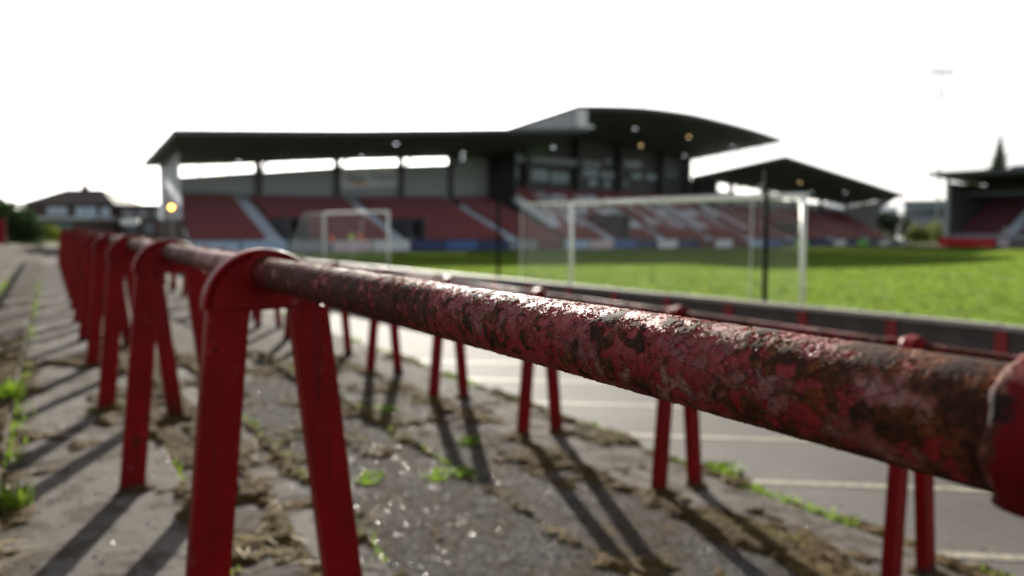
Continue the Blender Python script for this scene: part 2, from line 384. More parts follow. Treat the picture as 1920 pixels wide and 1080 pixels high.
def pline(c0, r0, c1, r1, w=.06):
    a = Vector(ab(c0, r0)); b = Vector(ab(c1, r1)); d = (b - a).normalized(); n = Vector((-d.y, d.x, 0)) * w; z = Vector((0, 0, .006))
    lm.quad(a - n + z, b - n + z, b + n + z, a + n + z)
for q in ((14.45, -40, 14.45, 44), (100, -40, 100, 44), (14.45, 44, 100, 44), (57, -20, 57, 44), (31, -10, 31, 29)): pline(*q)
lm.build("pitch_marking", M['white_paint'], kind='structure')

def turf(n):
    c = rng.random(n) ** 1.8 * 94 + 7.6; r = rng.random(n) * 92 - 46; keep = r < 43.5; c = c[keep]; r = r[keep]; n = len(c)
    x = c * bx + r * rx; y = c * by + r * ry; z = -.0105 * np.clip(c - 16, 0, 110)
    a = rng.normal(size=n) * .3; w = rng.uniform(.05, .13, n) + c * .0012; h = rng.uniform(.014, .019, n); dx, dy = np.cos(a) * w, np.sin(a) * w
    lx, ly = rng.normal(size=n) * .02, rng.normal(size=n) * .02
    V = np.stack([np.stack([x - dx, y - dy, z], -1), np.stack([x + dx, y + dy, z], -1), np.stack([x + dx * .8 + lx, y + dy * .8 + ly, z + h], -1), np.stack([x - dx * .7 + lx, y - dy * .7 + ly, z + h * .8], -1)], 1).reshape(-1, 3)
    return link("grass", fastmesh("grass", V, np.arange(4 * n).reshape(-1, 4), M['turf'], False), kind='stuff')
turf(430000)
# ------------------------------------------------------------------ terrace
T1 = math.atan(870 / 1340)
TER = empty("terrace", (0, 0, 0), T1); TER['kind'] = 'structure'
# edges across the steps (metres from the camera's foot) and the tread height inside each
TREADS = [(-6.0, -2.30, .95, .94), (-2.30, -1.70, .925, .915), (-1.70, -1.20, .89, .88), (-1.20, -.67, .845, .835), (-.67, -.19, .765, .755), (-.19, .483, .662, .648),
          (.483, .80, .545, .532), (.80, 1.037, .534, .525), (1.037, 1.94, .43, .375), (1.94, 2.78, .325, .255), (2.78, 3.60, .245, .165)]
TAR = .148
def tread_z(p):
    for a, b, z0, z1 in TREADS:
        if a <= p < b: return z0 + (z1 - z0) * (p - a) / (b - a)
    return TAR if p >= 3.6 else .93
for n_, (a, b, z0, z1) in enumerate(TREADS):
    t = -2.5 + random.uniform(-.6, .2); L = 1.9 if n_ < 8 else 1.5
    while t < 42:
        step = L * random.uniform(.85, 1.2) * (1 if t < 12 else 2.2)
        g = .007; dz = random.uniform(-.0012, .0012); e1, e2 = random.uniform(-.0015, .0015), random.uniform(-.0015, .0015)
        m = MB()
        # top has a worn arris along the front edge
        A, B_ = a + .006, b - .006
        zf = z1 + dz
        prof = [(A, z0 - .5), (A, z0 + dz), (B_ - .02, zf + .001), (B_ - .006, zf - .004), (B_, zf - .017), (B_, z0 - .5)]
        N = len(prof)
        vs = [(p, t + g, z + (e1 if i in (1, 2, 3) else 0)) for i, (p, z) in enumerate(prof)] + [(p, t + step - g, z + (e2 if i in (1, 2, 3) else 0)) for i, (p, z) in enumerate(prof)]
        m.add(vs, [tuple(range(N)), tuple(range(2 * N - 1, N - 1, -1))] + [(i, N + i, N + (i + 1) % N, (i + 1) % N) for i in range(N)])
        m.build("slab", M['slab_agg'] if n_ in (8, 9) else M['slab_light'] if n_ in (5, 7, 10) else M['slab'], TER)
        t += step
# soil between and below the slabs
sl = MB()
for a, b, z0, z1 in TREADS:
    sl.quad((a, -4, z0 - .03), (b, -4, z1 - .03), (b, 42, z1 - .03), (a, 42, z0 - .03))
sl.build("soil_bed", M['verge'], TER)
wp = []                                           # path between terrace and wall
m = MB(); e = MB()
WD = .80; WP = WD * math.cos(PW) / .0935          # distance of the wall from the camera's foot
cT, sT, cW, sW = math.cos(T1), math.sin(T1), math.cos(PW), math.sin(PW)
def P1(p, t, z=0): return Vector((p * cT - t * sT, p * sT + t * cT, z))
def PWl(p, t, z=0): return Vector((p * cW - t * sW, p * sW + t * cW, z))
m.quad(P1(3.45, -6, TAR), PWl(WP + .1, -6, TAR), PWl(WP + .1, 50, TAR), P1(3.45, 50, TAR))
m.build("path", M['tarmac'], kind='structure')
lm = MB()
for k in range(7):
    Y = 2.45 + 1.02 * k
    # cream lines run across the path
    x0 = (3.66 - Y * sT) / cT; x1 = (WP - .12 - (Y - .16) * sW) / cW
    a = Vector((x0, Y, TAR + .004)); b = Vector((x1, Y - .11 * (x1 - x0), TAR + .004)); h = Vector((0, .033, 0))
    lm.quad(a - h, b - h, b + h, a + h)
lm.build("path_marking", M['line'], kind='structure')

# ------------------------------------------------------------------ crush barriers
def tube(L, rad, nl, na, y0=0):
    th = np.linspace(0, 2 * np.pi, na, endpoint=False); ys = np.linspace(0, L, nl)
    v = np.empty((nl, na, 3)); v[..., 0] = rad * np.cos(th); v[..., 2] = rad * np.sin(th); v[..., 1] = ys[:, None]
    i, j = np.meshgrid(np.arange(nl - 1), np.arange(na), indexing='ij'); j2 = (j + 1) % na
    f = np.stack([i * na + j, i * na + j2, (i + 1) * na + j2, (i + 1) * na + j], -1).reshape(-1, 4)
    return v.reshape(-1, 3), f
def sleeve(ro, ri, L):
    na = 96; prof = [(ro, .0)] + [(ro, L * i / 40) for i in range(1, 40)] + [(ro - .0006, L - .001), (ro - .002, L), (ri, L - .0005), (ri, L - .02)]
    th = np.linspace(0, 2 * np.pi, na, endpoint=False); v = []
    for i, (r_, y) in enumerate(prof):
        for t in th:
            w = mn.noise(Vector((math.cos(t) * 1.4, math.sin(t) * 1.4, y * 22))) * .0010 + mn.noise(Vector((math.cos(t) * 5, math.sin(t) * 5, y * 90))) * .0006
            yy = y + (mn.noise(Vector((math.cos(t) * 2.5, math.sin(t) * 2.5, 4))) * .006 if i > 36 else 0)
            v.append(((r_ + w) * math.cos(t), yy, (r_ + w) * math.sin(t)))
    n = len(prof); i, j = np.meshgrid(np.arange(n - 1), np.arange(na), indexing='ij'); j2 = (j + 1) % na
    return np.array(v), np.stack([i * na + j, i * na + j2, (i + 1) * na + j2, (i + 1) * na + j], -1).reshape(-1, 4)
def plate_mesh(rad, rail_up, depth):
    # half-disc cap: rounded top, straight bottom; local origin at the rail's centre
    cz = rail_up - rad; pts = [(-rad, cz - .002)]
    for k in range(25):
        t = math.pi * (1 - k / 24); pts.append((rad * math.cos(t), cz + rad * math.sin(t)))
    pts.append((rad, cz - .002)); N = len(pts); m = MB()
    # hollow cap with a rolled rim: front face is set in a little
    ins = .9; fr = [(x * ins, (z - cz) * ins + cz + .001) for x, z in pts]
    d = depth / 2
    ring = [(pts, -d), (fr, -d), (fr, -d + .002)]
    vs = [(x, -d, z) for x, z in pts] + [(x, -d + .0, z) for x, z in fr] + [(x, -d + .0012, z) for x, z in fr] + [(x, d, z) for x, z in pts]
    fs = []
    for i in range(N):
        j = (i + 1) % N
        fs += [(i, j, N + j, N + i), (N + i, N + j, 2 * N + j, 2 * N + i), (j, i, 3 * N + i, 3 * N + j)]
    fs += [tuple(range(2 * N, 3 * N)), tuple(range(4 * N - 1, 3 * N - 1, -1))]
    m.add(vs, fs); return m
def barrier_row(label, rot, rail_z, rail_p, ts, rail_r, gz, foot, top, legw, legd, first_fine, rise=0.0, plate_r=.125, up=.067):
    row = empty("crush_barrier", (0, 0, 0), rot); tag(row, label, "crush barrier", "red crush barriers on the terrace")
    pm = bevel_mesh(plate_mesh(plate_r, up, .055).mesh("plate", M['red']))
    v, f = tube(.05, rail_r + .012, 6, 32); v[:, 1] -= .025 + .0; v[:8 * 4, 0] *= 1
    cm = MB()
    n = 28
    for rr in (rail_r + .003, rail_r + .014):
        for yy in (-.048, .048):
            cm.v += [(rr * math.cos(2 * math.pi * k / n), yy, rr * math.sin(2 * math.pi * k / n)) for k in range(n)]
    for k in range(n):
        j = (k + 1) % n
        cm.f += [(2 * n + k, 2 * n + j, 3 * n + j, 3 * n + k), (k, j, 2 * n + j, 2 * n + k), (n + j, n + k, 3 * n + k, 3 * n + j)]
    cmesh = cm.mesh("collar", M['red'], True)
    legs = {}
    for k, t in enumerate(ts):
        z = rail_z + rise * t
        fr = empty("support_frame", (rail_p, t, z), 0, row)
        link("plate", pm, fr); link("collar", cmesh, fr)
        for sgn in (-1, 1):
            ft, tp = (foot[0], top[0]) if sgn < 0 else (foot[1], top[1]); g = gz(rail_p + sgn * ft, t) - z
            key = (sgn, round(g, 2))
            if key not in legs:
                m = MB(); zt = up - plate_r - .002; d = legd / 2
                xt, xb = sgn * tp, sgn * ft; w = legw / 2
                lo = g - .06
                def loop(x, z_, w_, d_): return [(x - w_, -d_, z_), (x + w_, -d_, z_), (x + w_, d_, z_), (x - w_, d_, z_)]
                m.hexa(loop(xb, lo, w, d), loop(xt, zt - .002, w, d))
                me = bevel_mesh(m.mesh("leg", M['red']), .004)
                s = MB(); q = .045
                fx = lambda zz: xb + (xt - xb) * (zz - lo) / (zt - lo)
                s.hexa(loop(fx(g - .03), g - .03, w + .006, d + .006), loop(fx(g + q * .6), g + q * .6, w + .003, d + .003))
                legs[key] = (me, s.mesh("foot", M['foot_rust']))
            link("leg", legs[key][0], fr); link("foot", legs[key][1], fr)
    sk = fastmesh("socket", *sleeve(rail_r + .0075, rail_r + .001, .118), M['sleeve'])
    bm2 = bmesh.new(); bm2.from_mesh(sk); bmesh.ops.recalc_face_normals(bm2, faces=bm2.faces); bm2.to_mesh(sk); bm2.free()
    for k in range(len(ts)):
        link("socket", sk, row, (rail_p, ts[k], rail_z + rise * ts[k]))
    seg = ts[3] - ts[2]
    v, f = tube(seg, rail_r, 60, 28); common = fastmesh("rail", v, f, M['rail'])
    for k in range(len(ts) - 1):
        seg = ts[k + 1] - ts[k]
        if first_fine and k == first_fine - 1:
            v, f = tube(seg, rail_r, 1500, 190); me = fastmesh("rail", v, f, M['rail_fine'])
        else: me = common
        o = link("rail", me, row, (rail_p, ts[k], rail_z + rise * ts[k])); o.rotation_euler = (math.atan(rise), 0, 0)
    return row
def bevel_mesh(me, w=.006):
    bm = bmesh.new(); bm.from_mesh(me)
    bmesh.ops.recalc_face_normals(bm, faces=bm.faces)
    es = [e_ for e_ in bm.edges if e_.is_manifold and e_.calc_face_angle(0) > R(50)]
    bmesh.ops.bevel(bm, geom=es, offset=w, segments=2, affect='EDGES', profile=.5)
    bm.to_mesh(me); bm.free(); return me
ts1 = [-1.50, .05] + [.179 + 1.598 * k for k in range(1, 17)]
barrier_row("long red crush barrier with peeling rail running past in front", T1, EYE - .1095, .434, ts1, .0355,
            lambda p, t: tread_z(p), (.166, .235), (.083, .107), .094, .052, 2, plate_r=.14, up=.0575)
T2 = math.atan(.77 / 1.08)
def gz2(p, t):
    q = Vector((p * math.cos(T2) - t * math.sin(T2), p * math.sin(T2) + t * math.cos(T2), 0)); return tread_z(q.x * cT + q.y * sT)
ts2 = [1.50 + 1.33 * k for k in range(-2, 18)]
barrier_row("lower red crush barrier with thin rail beside the tarmac path", T2, EYE - .535, 3.22, ts2, .024, gz2, (.165, .165), (.07, .07), .088, .05, 0, rise=.008, plate_r=.10, up=.05)

# ------------------------------------------------------------------ perimeter wall
WT = EYE - WD
wall = empty("perimeter_wall", (0, 0, 0), PW); tag(wall, "low dark board wall with red posts along the pitch edge", "wall")
SP = .865
pp = MB().box(-.03, .0, -SP / 2 + .046, SP / 2 - .046, TAR - .05, WT - .04).mesh("panel", M['panelwall'])
po = bevel_mesh(MB().box(-.055, .03, -.045, .045, TAR - .05, WT - .042).mesh("post", M['red_wall']), .006)
cp = MB().box(-.065, .045, -SP / 2 + .004, SP / 2 - .004, WT - .04, WT).mesh("coping", M['coping'])
for k in range(66):
    t = -1.35 + SP * k
    link("post", po, wall, (WP, t, 0)); link("panel", pp, wall, (WP, t + SP / 2, random.uniform(-.004, .004))); link("coping", cp, wall, (WP, t + SP / 2, random.uniform(-.003, .003)))
# three shiny bolt heads on one post
bm_ = MB()
tb = -1.35 + SP * 10
capb = bmesh.new()
for q in (-.028, 0, .028):
    bmesh.ops.create_icosphere(capb, subdivisions=2, radius=.019, matrix=Matrix.Translation((0, q, .008)))
me = bpy.data.meshes.new("metal_cap"); capb.to_mesh(me); capb.free(); me.materials.append(M['metal'])
me.polygons.foreach_set("use_smooth", [True] * len(me.polygons))
tag(link("metal_cap", me, None, PWl(WP, 7.35, WT + .006)), "shiny metal cap resting on top of the dark wall", "metal cap")

# ------------------------------------------------------------------ goals and posts
def goal(L, Rr, h, depth, label, cell, back=.55):
    L = Vector((*L, 0)); Rr = Vector((*Rr, 0)); g = empty("goal", ((L + Rr) / 2)); tag(g, label, "goal", "white goals behind the wall")
    z0 = fall(L.x, L.y); off = (L + Rr) / 2; up = Vector((0, 0, 1)); bk = Vector((-bx, -by, 0)) * depth
    L = L - off + up * z0; Rr = Rr - off + up * z0; r = .06
    MB().bar(L, L + up * (h - r), r, 14).build("post", M['white_paint'], g, True)
    MB().bar(Rr, Rr + up * (h - r), r, 14).build("post", M['white_paint'], g, True)
    d = (Rr - L).normalized() * .058
    MB().bar(L - d + up * h, Rr + d + up * h, r, 14).build("crossbar", M['white_paint'], g, True)
    bt = bk * back
    for q in (L, Rr):
        MB().bar(q + bt + up * (h - .02), q + bk, .014, 6).build("stanchion", M['white_paint'], g)
        MB().bar(q + up * (h - .05), q + bt + up * (h - .02), .016, 6).build("net_arm", M['white_paint'], g)
    n = MB(); w = .003
    W = (Rr - L).length; nx = int(W / cell); nh = int(h / cell)
    def ln(a, b): n.bar(a, b, w, 3, cap=False)
    for i in range(nx + 1):
        q = L.lerp(Rr, i / nx); ln(q + up * h, q + bt + up * (h - .03)); ln(q + bt + up * (h - .03), q + bk)
    for j in range(nh + 1):
        f = j / nh; o = bk.lerp(bt, f) + up * (h * f); ln(L + o, Rr + o)
        for q in (L, Rr): ln(q + up * (h * f), q + o)
    for i in range(1, int(depth / cell)):
        f = i * cell / depth
        for q in (L, Rr): ln(q + bk * f, q + bk * f + up * (h * min(1, (1 - f) / (1 - back))))
        if f < back: ln(L + bk * f + up * h, Rr + bk * f + up * h)
    n.build("net", M['net'], g)
    return g
goal((1.77, 21.2), (6.27, 15.4), 2.44, 1.95, "large white football goal standing in front of the main stand seats", .14, .97)
goal((-9.45, 36.0), (-5.48, 31.7), 2.44, 1.9, "small far white goal with a slanted net beside the end seats", .18)
goal((58.6, 85.0), (64.2, 77.8), 2.44, 1.9, "distant white goal in front of the dark far stand", .3)
for (x, y, h, r, lab) in ((4.79, 13.5, 2.82, .05, "thick black steel post before the right half of the large goal"), (-.38, 19.9, 2.62, .05, "slim black steel post left of the large goal")):
    p = empty("net_post", (x, y, 0)); tag(p, lab, "post", "black posts behind the goal line")
    MB().bar((0, 0, -.02), (0, 0, h), r, 12).build("pole", M['black'], p, True)
    MB().bar((0, 0, h), (0, 0, h + .03), r + .012, 12).build("cap", M['black'], p); MB().bar((0, 0, -.01), (0, 0, .12), r + .03, 12).build("base", M['black'], p)

# ------------------------------------------------------------------ main stand (local x along the touchline, y away from the pitch)
STA = (-21.15, 45.0)
st = empty("main_stand", (STA[0], STA[1], 0), PW); tag(st, "long red seated football stand with three dark cantilever roofs", "stand")
LEN, S1, S2 = 102.0, 34.8, 68.6
def lerp(a, b, f): return a + (b - a) * f
def pw(x, pts):
    for (x0, y0), (x1, y1) in zip(pts, pts[1:]):
        if x <= x1: return lerp(y0, y1, (x - x0) / (x1 - x0))
    return pts[-1][1]
QB = lambda s: pw(s, [(0, 8.6), (S1, 13.6), (S2, 13.6), (LEN, 8.8)])
TILT = lambda s: -.0075 * s
ZD = lambda s: (5.9 if S1 <= s <= S2 else pw(s, [(0, 3.65), (14, 3.85), (S1, 4.75), (S2, 5.0), (88, 4.6), (LEN, 4.2)])) + (TILT(s) if s <= S2 else TILT(s))
ZF = lambda s: .55 + TILT(s) * 1.1
QF = 1.6
secs = [(1.2, S1 - .05, 15), (S1 + .05, S2 - .05, 21), (S2 + .05, LEN - 1.2, 15)]
AIS = [7.0, 17.0, 28.6, 34.9 + 6.0, 48.6, 57.0, 64.5, 74.0, 84.0, 94.0]
VOM = [(8.0, 9.3), (18.0, 19.2), (42.2, 43.5), (76, 77.2)]
deck = MB(); seats_red = []; seats_white = []
FONT = {'W': "10001 10001 10001 10101 10101 11011 10001", 'R': "11110 10001 10001 11110 10100 10010 10001", 'E': "11111 10000 10000 11110 10000 10000 11111",
        'X': "10001 01010 00100 00100 00100 01010 10001", 'H': "10001 10001 10001 11111 10001 10001 10001", 'A': "01110 10001 10001 11111 10001 10001 10001", 'M': "10001 11011 10101 10101 10001 10001 10001"}
rows7 = []
for r_ in range(7): rows7.append("0".join(FONT[ch].split()[r_] for ch in "WREXHAM"))
for (a, b, n) in secs:
    K = max(2, int((b - a) / 2)); ss = [lerp(a, b, i / K) for i in range(K + 1)]
    def row_qz(s, i): f = i / n; return lerp(QF, QB(s) - .2, f), lerp(ZF(s), ZD(s), f)
    for i in range(n):
        for s0, s1 in zip(ss, ss[1:]):
            q0, z0 = row_qz(s0, i); q0b, z0b = row_qz(s0, i + 1); q1, z1 = row_qz(s1, i); q1b, z1b = row_qz(s1, i + 1)
            deck.quad((s0, q0, z0), (s1, q1, z1), (s1, q1b, z1), (s0, q0b, z0)); deck.quad((s0, q0b, z0), (s1, q1b, z1), (s1, q1b, z1b), (s0, q0b, z0b))
    for s0, s1 in zip(ss, ss[1:]):
        deck.quad((s0, QF, -1.6), (s1, QF, -1.6), (s1, QF, ZF(s1)), (s0, QF, ZF(s0)))
    center = a > S1 - 1 and b < S2 + 1
    for i in range(n):
        nseat = int((b - a - .3) / .5)
        for j in range(nseat):
            s = a + .35 + j * .5
            if any(abs(s - c) < .75 for c in AIS): continue
            f = i / n
            if any(v0 - .3 < s < v1 + .3 and 0.0 <= f < .42 for v0, v1 in VOM): continue
            q, z = row_qz(s, i); q2, _ = row_qz(s, i + 1)
            white = False
            if center and 4 <= i < 18:
                cx = int((s - (S1 + .8)) / (S2 - S1 - 1.6) * 41); ry_ = 6 - (i - 4) // 2
                if 0 <= cx < 41 and rows7[ry_][cx] == '1': white = True
            (seats_white if white else seats_red).append((s, lerp(q, q2, .72), z))
deck.build("terracing", M['deck'], st)
def seat_shape():
    m = MB()
    w = .22
    # tipped-up seat: curved back shell, folded pan and a foot
    m.hexa([(-w, .06, .40), (w, .06, .40), (w, .09, .40), (-w, .09, .40)], [(-w * .9, .15, .80), (w * .9, .15, .80), (w * .9, .175, .80), (-w * .9, .175, .80)])
    m.hexa([(-w, -.02, .36), (w, -.02, .36), (w, .05, .36), (-w, .05, .36)], [(-w * .95, .0, .70), (w * .95, .0, .70), (w * .95, .04, .70), (-w * .95, .04, .70)])
    m.hexa([(-.03, .0, 0), (.03, .0, 0), (.03, .06, 0), (-.03, .06, 0)], [(-.03, .0, .36), (.03, .0, .36), (.03, .06, .36), (-.03, .06, .36)])
    return m
ss_ = seat_shape(); sv = np.array(ss_.v); sf = np.array(ss_.f)
def many(name, pts, mat, parent):
    P = np.array(pts); v = (sv[None] + P[:, None, :]).reshape(-1, 3); f = (sf[None] + (np.arange(len(P)) * len(sv))[:, None, None]).reshape(-1, 4)
    return link(name, fastmesh(name, v, f, mat, False), parent, kind='stuff')
def near_key(p):
    x = STA[0] + p[0] * bx + p[1] * rx; y = STA[1] + p[0] * by + p[1] * ry; return math.hypot(x, y)
seats_red.sort(key=near_key)
seat_me = ss_.mesh("seat", M['seat'])
for p in seats_red[:300]: link("seat", seat_me, st, p)
many("red_seating", seats_red[300:], M['seat'], st); many("white_seating", seats_white, M['seat_white'], st)
for s, q1, z1 in ((S1, QB(S1), 5.9 + TILT(S1)), (S2, QB(S2), 5.9 + TILT(S2)), (1.25, QB(1.2), ZD(1.2)), (LEN - 1.25, QB(LEN), ZD(LEN))):
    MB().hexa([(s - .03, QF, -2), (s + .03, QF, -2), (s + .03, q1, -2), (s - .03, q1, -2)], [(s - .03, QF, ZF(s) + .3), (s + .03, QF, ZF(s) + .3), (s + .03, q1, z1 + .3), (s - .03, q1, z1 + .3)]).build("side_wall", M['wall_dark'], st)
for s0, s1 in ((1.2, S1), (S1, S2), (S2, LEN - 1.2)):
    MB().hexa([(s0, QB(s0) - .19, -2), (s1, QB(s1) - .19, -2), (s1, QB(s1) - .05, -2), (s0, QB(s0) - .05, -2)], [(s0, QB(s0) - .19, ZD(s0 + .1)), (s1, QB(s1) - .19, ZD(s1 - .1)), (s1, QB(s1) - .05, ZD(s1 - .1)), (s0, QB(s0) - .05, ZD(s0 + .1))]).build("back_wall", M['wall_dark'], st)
# aisle stairs
for c in AIS:
    m = MB(); n = 34
    if c > S1 + 5 and c < S2 - 3: c0 = c
    for i in range(n):
        f0, f1 = i / n, (i + 1) / n; s = c
        if abs(c - 28.6) < .1: s = c + max(0, f0 - .78) * 11
        q0, q1 = lerp(QF, QB(c) - .3, f0), lerp(QF, QB(c) - .3, f1); z = lerp(ZF(c), ZD(c), f1) + .06
        m.box(s - .62, s + .62, q0 + .003, q1, z - .45, z)
    m.build("aisle_stair", M['stair'], st)
for v0, v1 in VOM:
    m = MB(); n_ = QB(v0)
    q0, q1 = lerp(QF, n_, .02), lerp(QF, n_, .4); z0 = lerp(ZF(v0), ZD(v0), .0); z1 = lerp(ZF(v0), ZD(v0), .38)
    m.box(v0 - .12, v0, q0, q1, z0, z1 + .75); m.box(v1, v1 + .12, q0, q1, z0, z1 + .75); m.box(v0 - .12, v1 + .12, q1, q1 + .12, z0, z1 + .75)
    m.box(v0 - .001, v1 + .001, q1 - .05, q1 - .002, z0, z1 + .4)
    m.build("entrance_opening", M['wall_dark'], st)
# rear walls of the wings
def strip(name, pts, mat, th=.12):
    m = MB()
    for (s0, q0, a0, b0), (s1, q1, a1, b1) in zip(pts, pts[1:]):
        m.hexa([(s0, q0, a0), (s1, q1, a1), (s1, q1 + th, a1), (s0, q0 + th, a0)], [(s0, q0, b0), (s1, q1, b1), (s1, q1 + th, b1), (s0, q0 + th, b0)])
    return m.build(name, mat, st)
WALLT = lambda s: pw(s, [(0, 5.25), (2.6, 5.5), (14, 6.85), (28.6, 8.1), (S1, 8.2), (S2, 7.15), (80, 6.35), (95, 5.2), (LEN, 4.4)])
GAPT = lambda s: pw(s, [(0, 6.05), (2.6, 6.2), (14, 7.4), (28.6, 8.7), (S1, 9.1), (S2, 8.35), (80, 7.3), (95, 5.85), (LEN, 5.0)])
cols_l = [1.5, 8.5, 15.75, 22.7, 28.9, S1 - .4]; cols_r = [S2 + .6, 76.0, 82.5, 89, 95.5, LEN - .4]
for cols in (cols_l, cols_r):
    for s0, s1 in zip(cols, cols[1:]):
        last = (s1 > S1 - 1 and s1 < S1 + 1)
        strip("rear_wall_panel", [(s0 + .25, QB(s0) + .1, ZD(s0) - .2, WALLT(s0) if not last else GAPT(s0) + .55), (s1 - .25, QB(s1) + .1, ZD(s1) - .2, WALLT(s1) if not last else GAPT(s1) + .55)], M['rear_wall'])
        strip("wall_rail", [(s0 + .25, QB(s0) + .04, ZD(s0) + .25, ZD(s0) + .8), (s1 - .25, QB(s1) + .04, ZD(s1) + .25, ZD(s1) + .8)], M['grey_cl'], .05)
    for s in cols:
        q = QB(s); MB().box(s - .22, s + .22, q - .25, q + .3, -1.5, GAPT(s) + .4).build("column", M['steel'], st)
        MB().hexa([(s - .1, q - .28, GAPT(s) - 1.1), (s + .1, q - .28, GAPT(s) - 1.1), (s + .1, q - .1, GAPT(s) - 1.1), (s - .1, q - .1, GAPT(s) - 1.1)],
                  [(s - .1, q - 3.0, GAPT(s) + .45), (s + .1, q - 3.0, GAPT(s) + .45), (s + .1, q - 2.6, GAPT(s) + .45), (s - .1, q - 2.6, GAPT(s) + .45)]).build("brace", M['steel'], st)
    for s0, s1 in zip(cols, cols[1:]):
        for f in (.33, .66):
            s = lerp(s0, s1, f); MB().box(s - .04, s + .04, QB(s) + .06, QB(s) + .12, WALLT(s) - .1, GAPT(s) + .2).build("gap_mullion", M['steel'], st)
# roofs: (s, front q, front z, rear q, rear z)
def roof(name, pts, th, mat_u, label=None):
    m = MB(); n = len(pts); top = MB(); fa = MB()
    for (s0, qa0, za0, qb0, zb0), (s1, qa1, za1, qb1, zb1) in zip(pts, pts[1:]):
        m.hexa([(s0, qa0 + .06, za0 - th), (s1, qa1 + .06, za1 - th), (s1, qb1, zb1 - th), (s0, qb0, zb0 - th)],
               [(s0, qa0 + .06, za0 - .03), (s1, qa1 + .06, za1 - .03), (s1, qb1, zb1 - .03), (s0, qb0, zb0 - .03)])
        top.hexa([(s0, qa0, za0 - .028), (s1, qa1, za1 - .028), (s1, qb1 + .1, zb1 - .028), (s0, qb0 + .1, zb0 - .028)],
                 [(s0, qa0, za0 + .05), (s1, qa1, za1 + .05), (s1, qb1 + .1, zb1 + .05), (s0, qb0 + .1, zb0 + .05)])
        fa.hexa([(s0, qa0, za0 - th - .05), (s1, qa1, za1 - th - .05), (s1, qa1 + .058, za1 - th - .05), (s0, qa0 + .058, za0 - th - .05)],
                [(s0, qa0, za0 - .03), (s1, qa1, za1 - .03), (s1, qa1 + .058, za1 - .03), (s0, qa0 + .058, za0 - .03)])
    r_ = m.build(name, mat_u, st); top.build("roof_sheet", M['roof_top'], r_); fa.build("fascia", M['steel'], r_)
    rb = MB()                                        # purlins under the lining
    for (s0, qa0, za0, qb0, zb0), (s1, qa1, za1, qb1, zb1) in zip(pts, pts[1:]):
        for f in (.2, .4, .6, .8):
            a = (s0, lerp(qa0, qb0, f), lerp(za0, zb0, f) - th - .08); b = (s1, lerp(qa1, qb1, f), lerp(za1, zb1, f) - th - .08)
            rb.bar(a, b, .07, 4)
    rb.build("purlin", M['steel'], r_)
    return r_
def lin(s0, s1, n): return [lerp(s0, s1, i / n) for i in range(n + 1)]
FZ = lambda s: pw(s, [(0, 7.8), (12, 8.75), (24, 9.85), (36, 10.95), (S2 - 1, 10.55), (80, 9.1), (92, 7.7), (LEN, 6.5)])
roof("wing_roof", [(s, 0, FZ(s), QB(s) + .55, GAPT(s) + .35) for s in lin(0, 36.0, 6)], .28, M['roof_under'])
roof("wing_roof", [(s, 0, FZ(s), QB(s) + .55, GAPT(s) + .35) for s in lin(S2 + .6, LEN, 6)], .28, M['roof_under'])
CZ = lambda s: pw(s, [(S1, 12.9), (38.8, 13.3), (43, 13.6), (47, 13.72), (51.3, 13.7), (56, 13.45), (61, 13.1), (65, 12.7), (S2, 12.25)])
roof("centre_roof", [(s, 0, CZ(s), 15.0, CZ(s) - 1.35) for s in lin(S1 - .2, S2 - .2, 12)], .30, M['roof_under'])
# glazed gable between the left and the centre roof
strip_m = MB()
strip_m.hexa([(S1 - .2, .2, 11.05), (S1 - .05, .2, 11.05), (S1 - .05, 14.8, 9.9), (S1 - .2, 14.8, 9.9)], [(S1 - .2, .2, 12.6), (S1 - .05, .2, 12.6), (S1 - .05, 14.8, 11.2), (S1 - .2, 14.8, 11.2)])
strip_m.build("gable_panel", M['fascia'], st)
MB().box(S1 - .3, S1 + .9, -.05, .1, 11.0, 12.62).build("gable_post", M['white_panel'], st)
MB().hexa([(S1 - .3, -.02, 10.95), (36.6, -.02, 11.0), (36.6, .2, 11.0), (S1 - .3, .2, 10.95)], [(S1 - .3, -.02, 11.2), (36.6, -.02, 11.25), (36.6, .2, 11.25), (S1 - .3, .2, 11.2)]).build("gable_trim", M['white_panel'], st)
m = MB()
for i in range(24):
    q0, q1 = 1 + i * .55, 1 + i * .55 + .12
    zb, zt = lerp(10.55, 9.2, q0 / 14), lerp(11.85, 10.6, q0 / 14)
    m.box(S2 - .06, S2, q0, q1, zb, zt)
m.build("gable_bars", M['white_panel'], st)
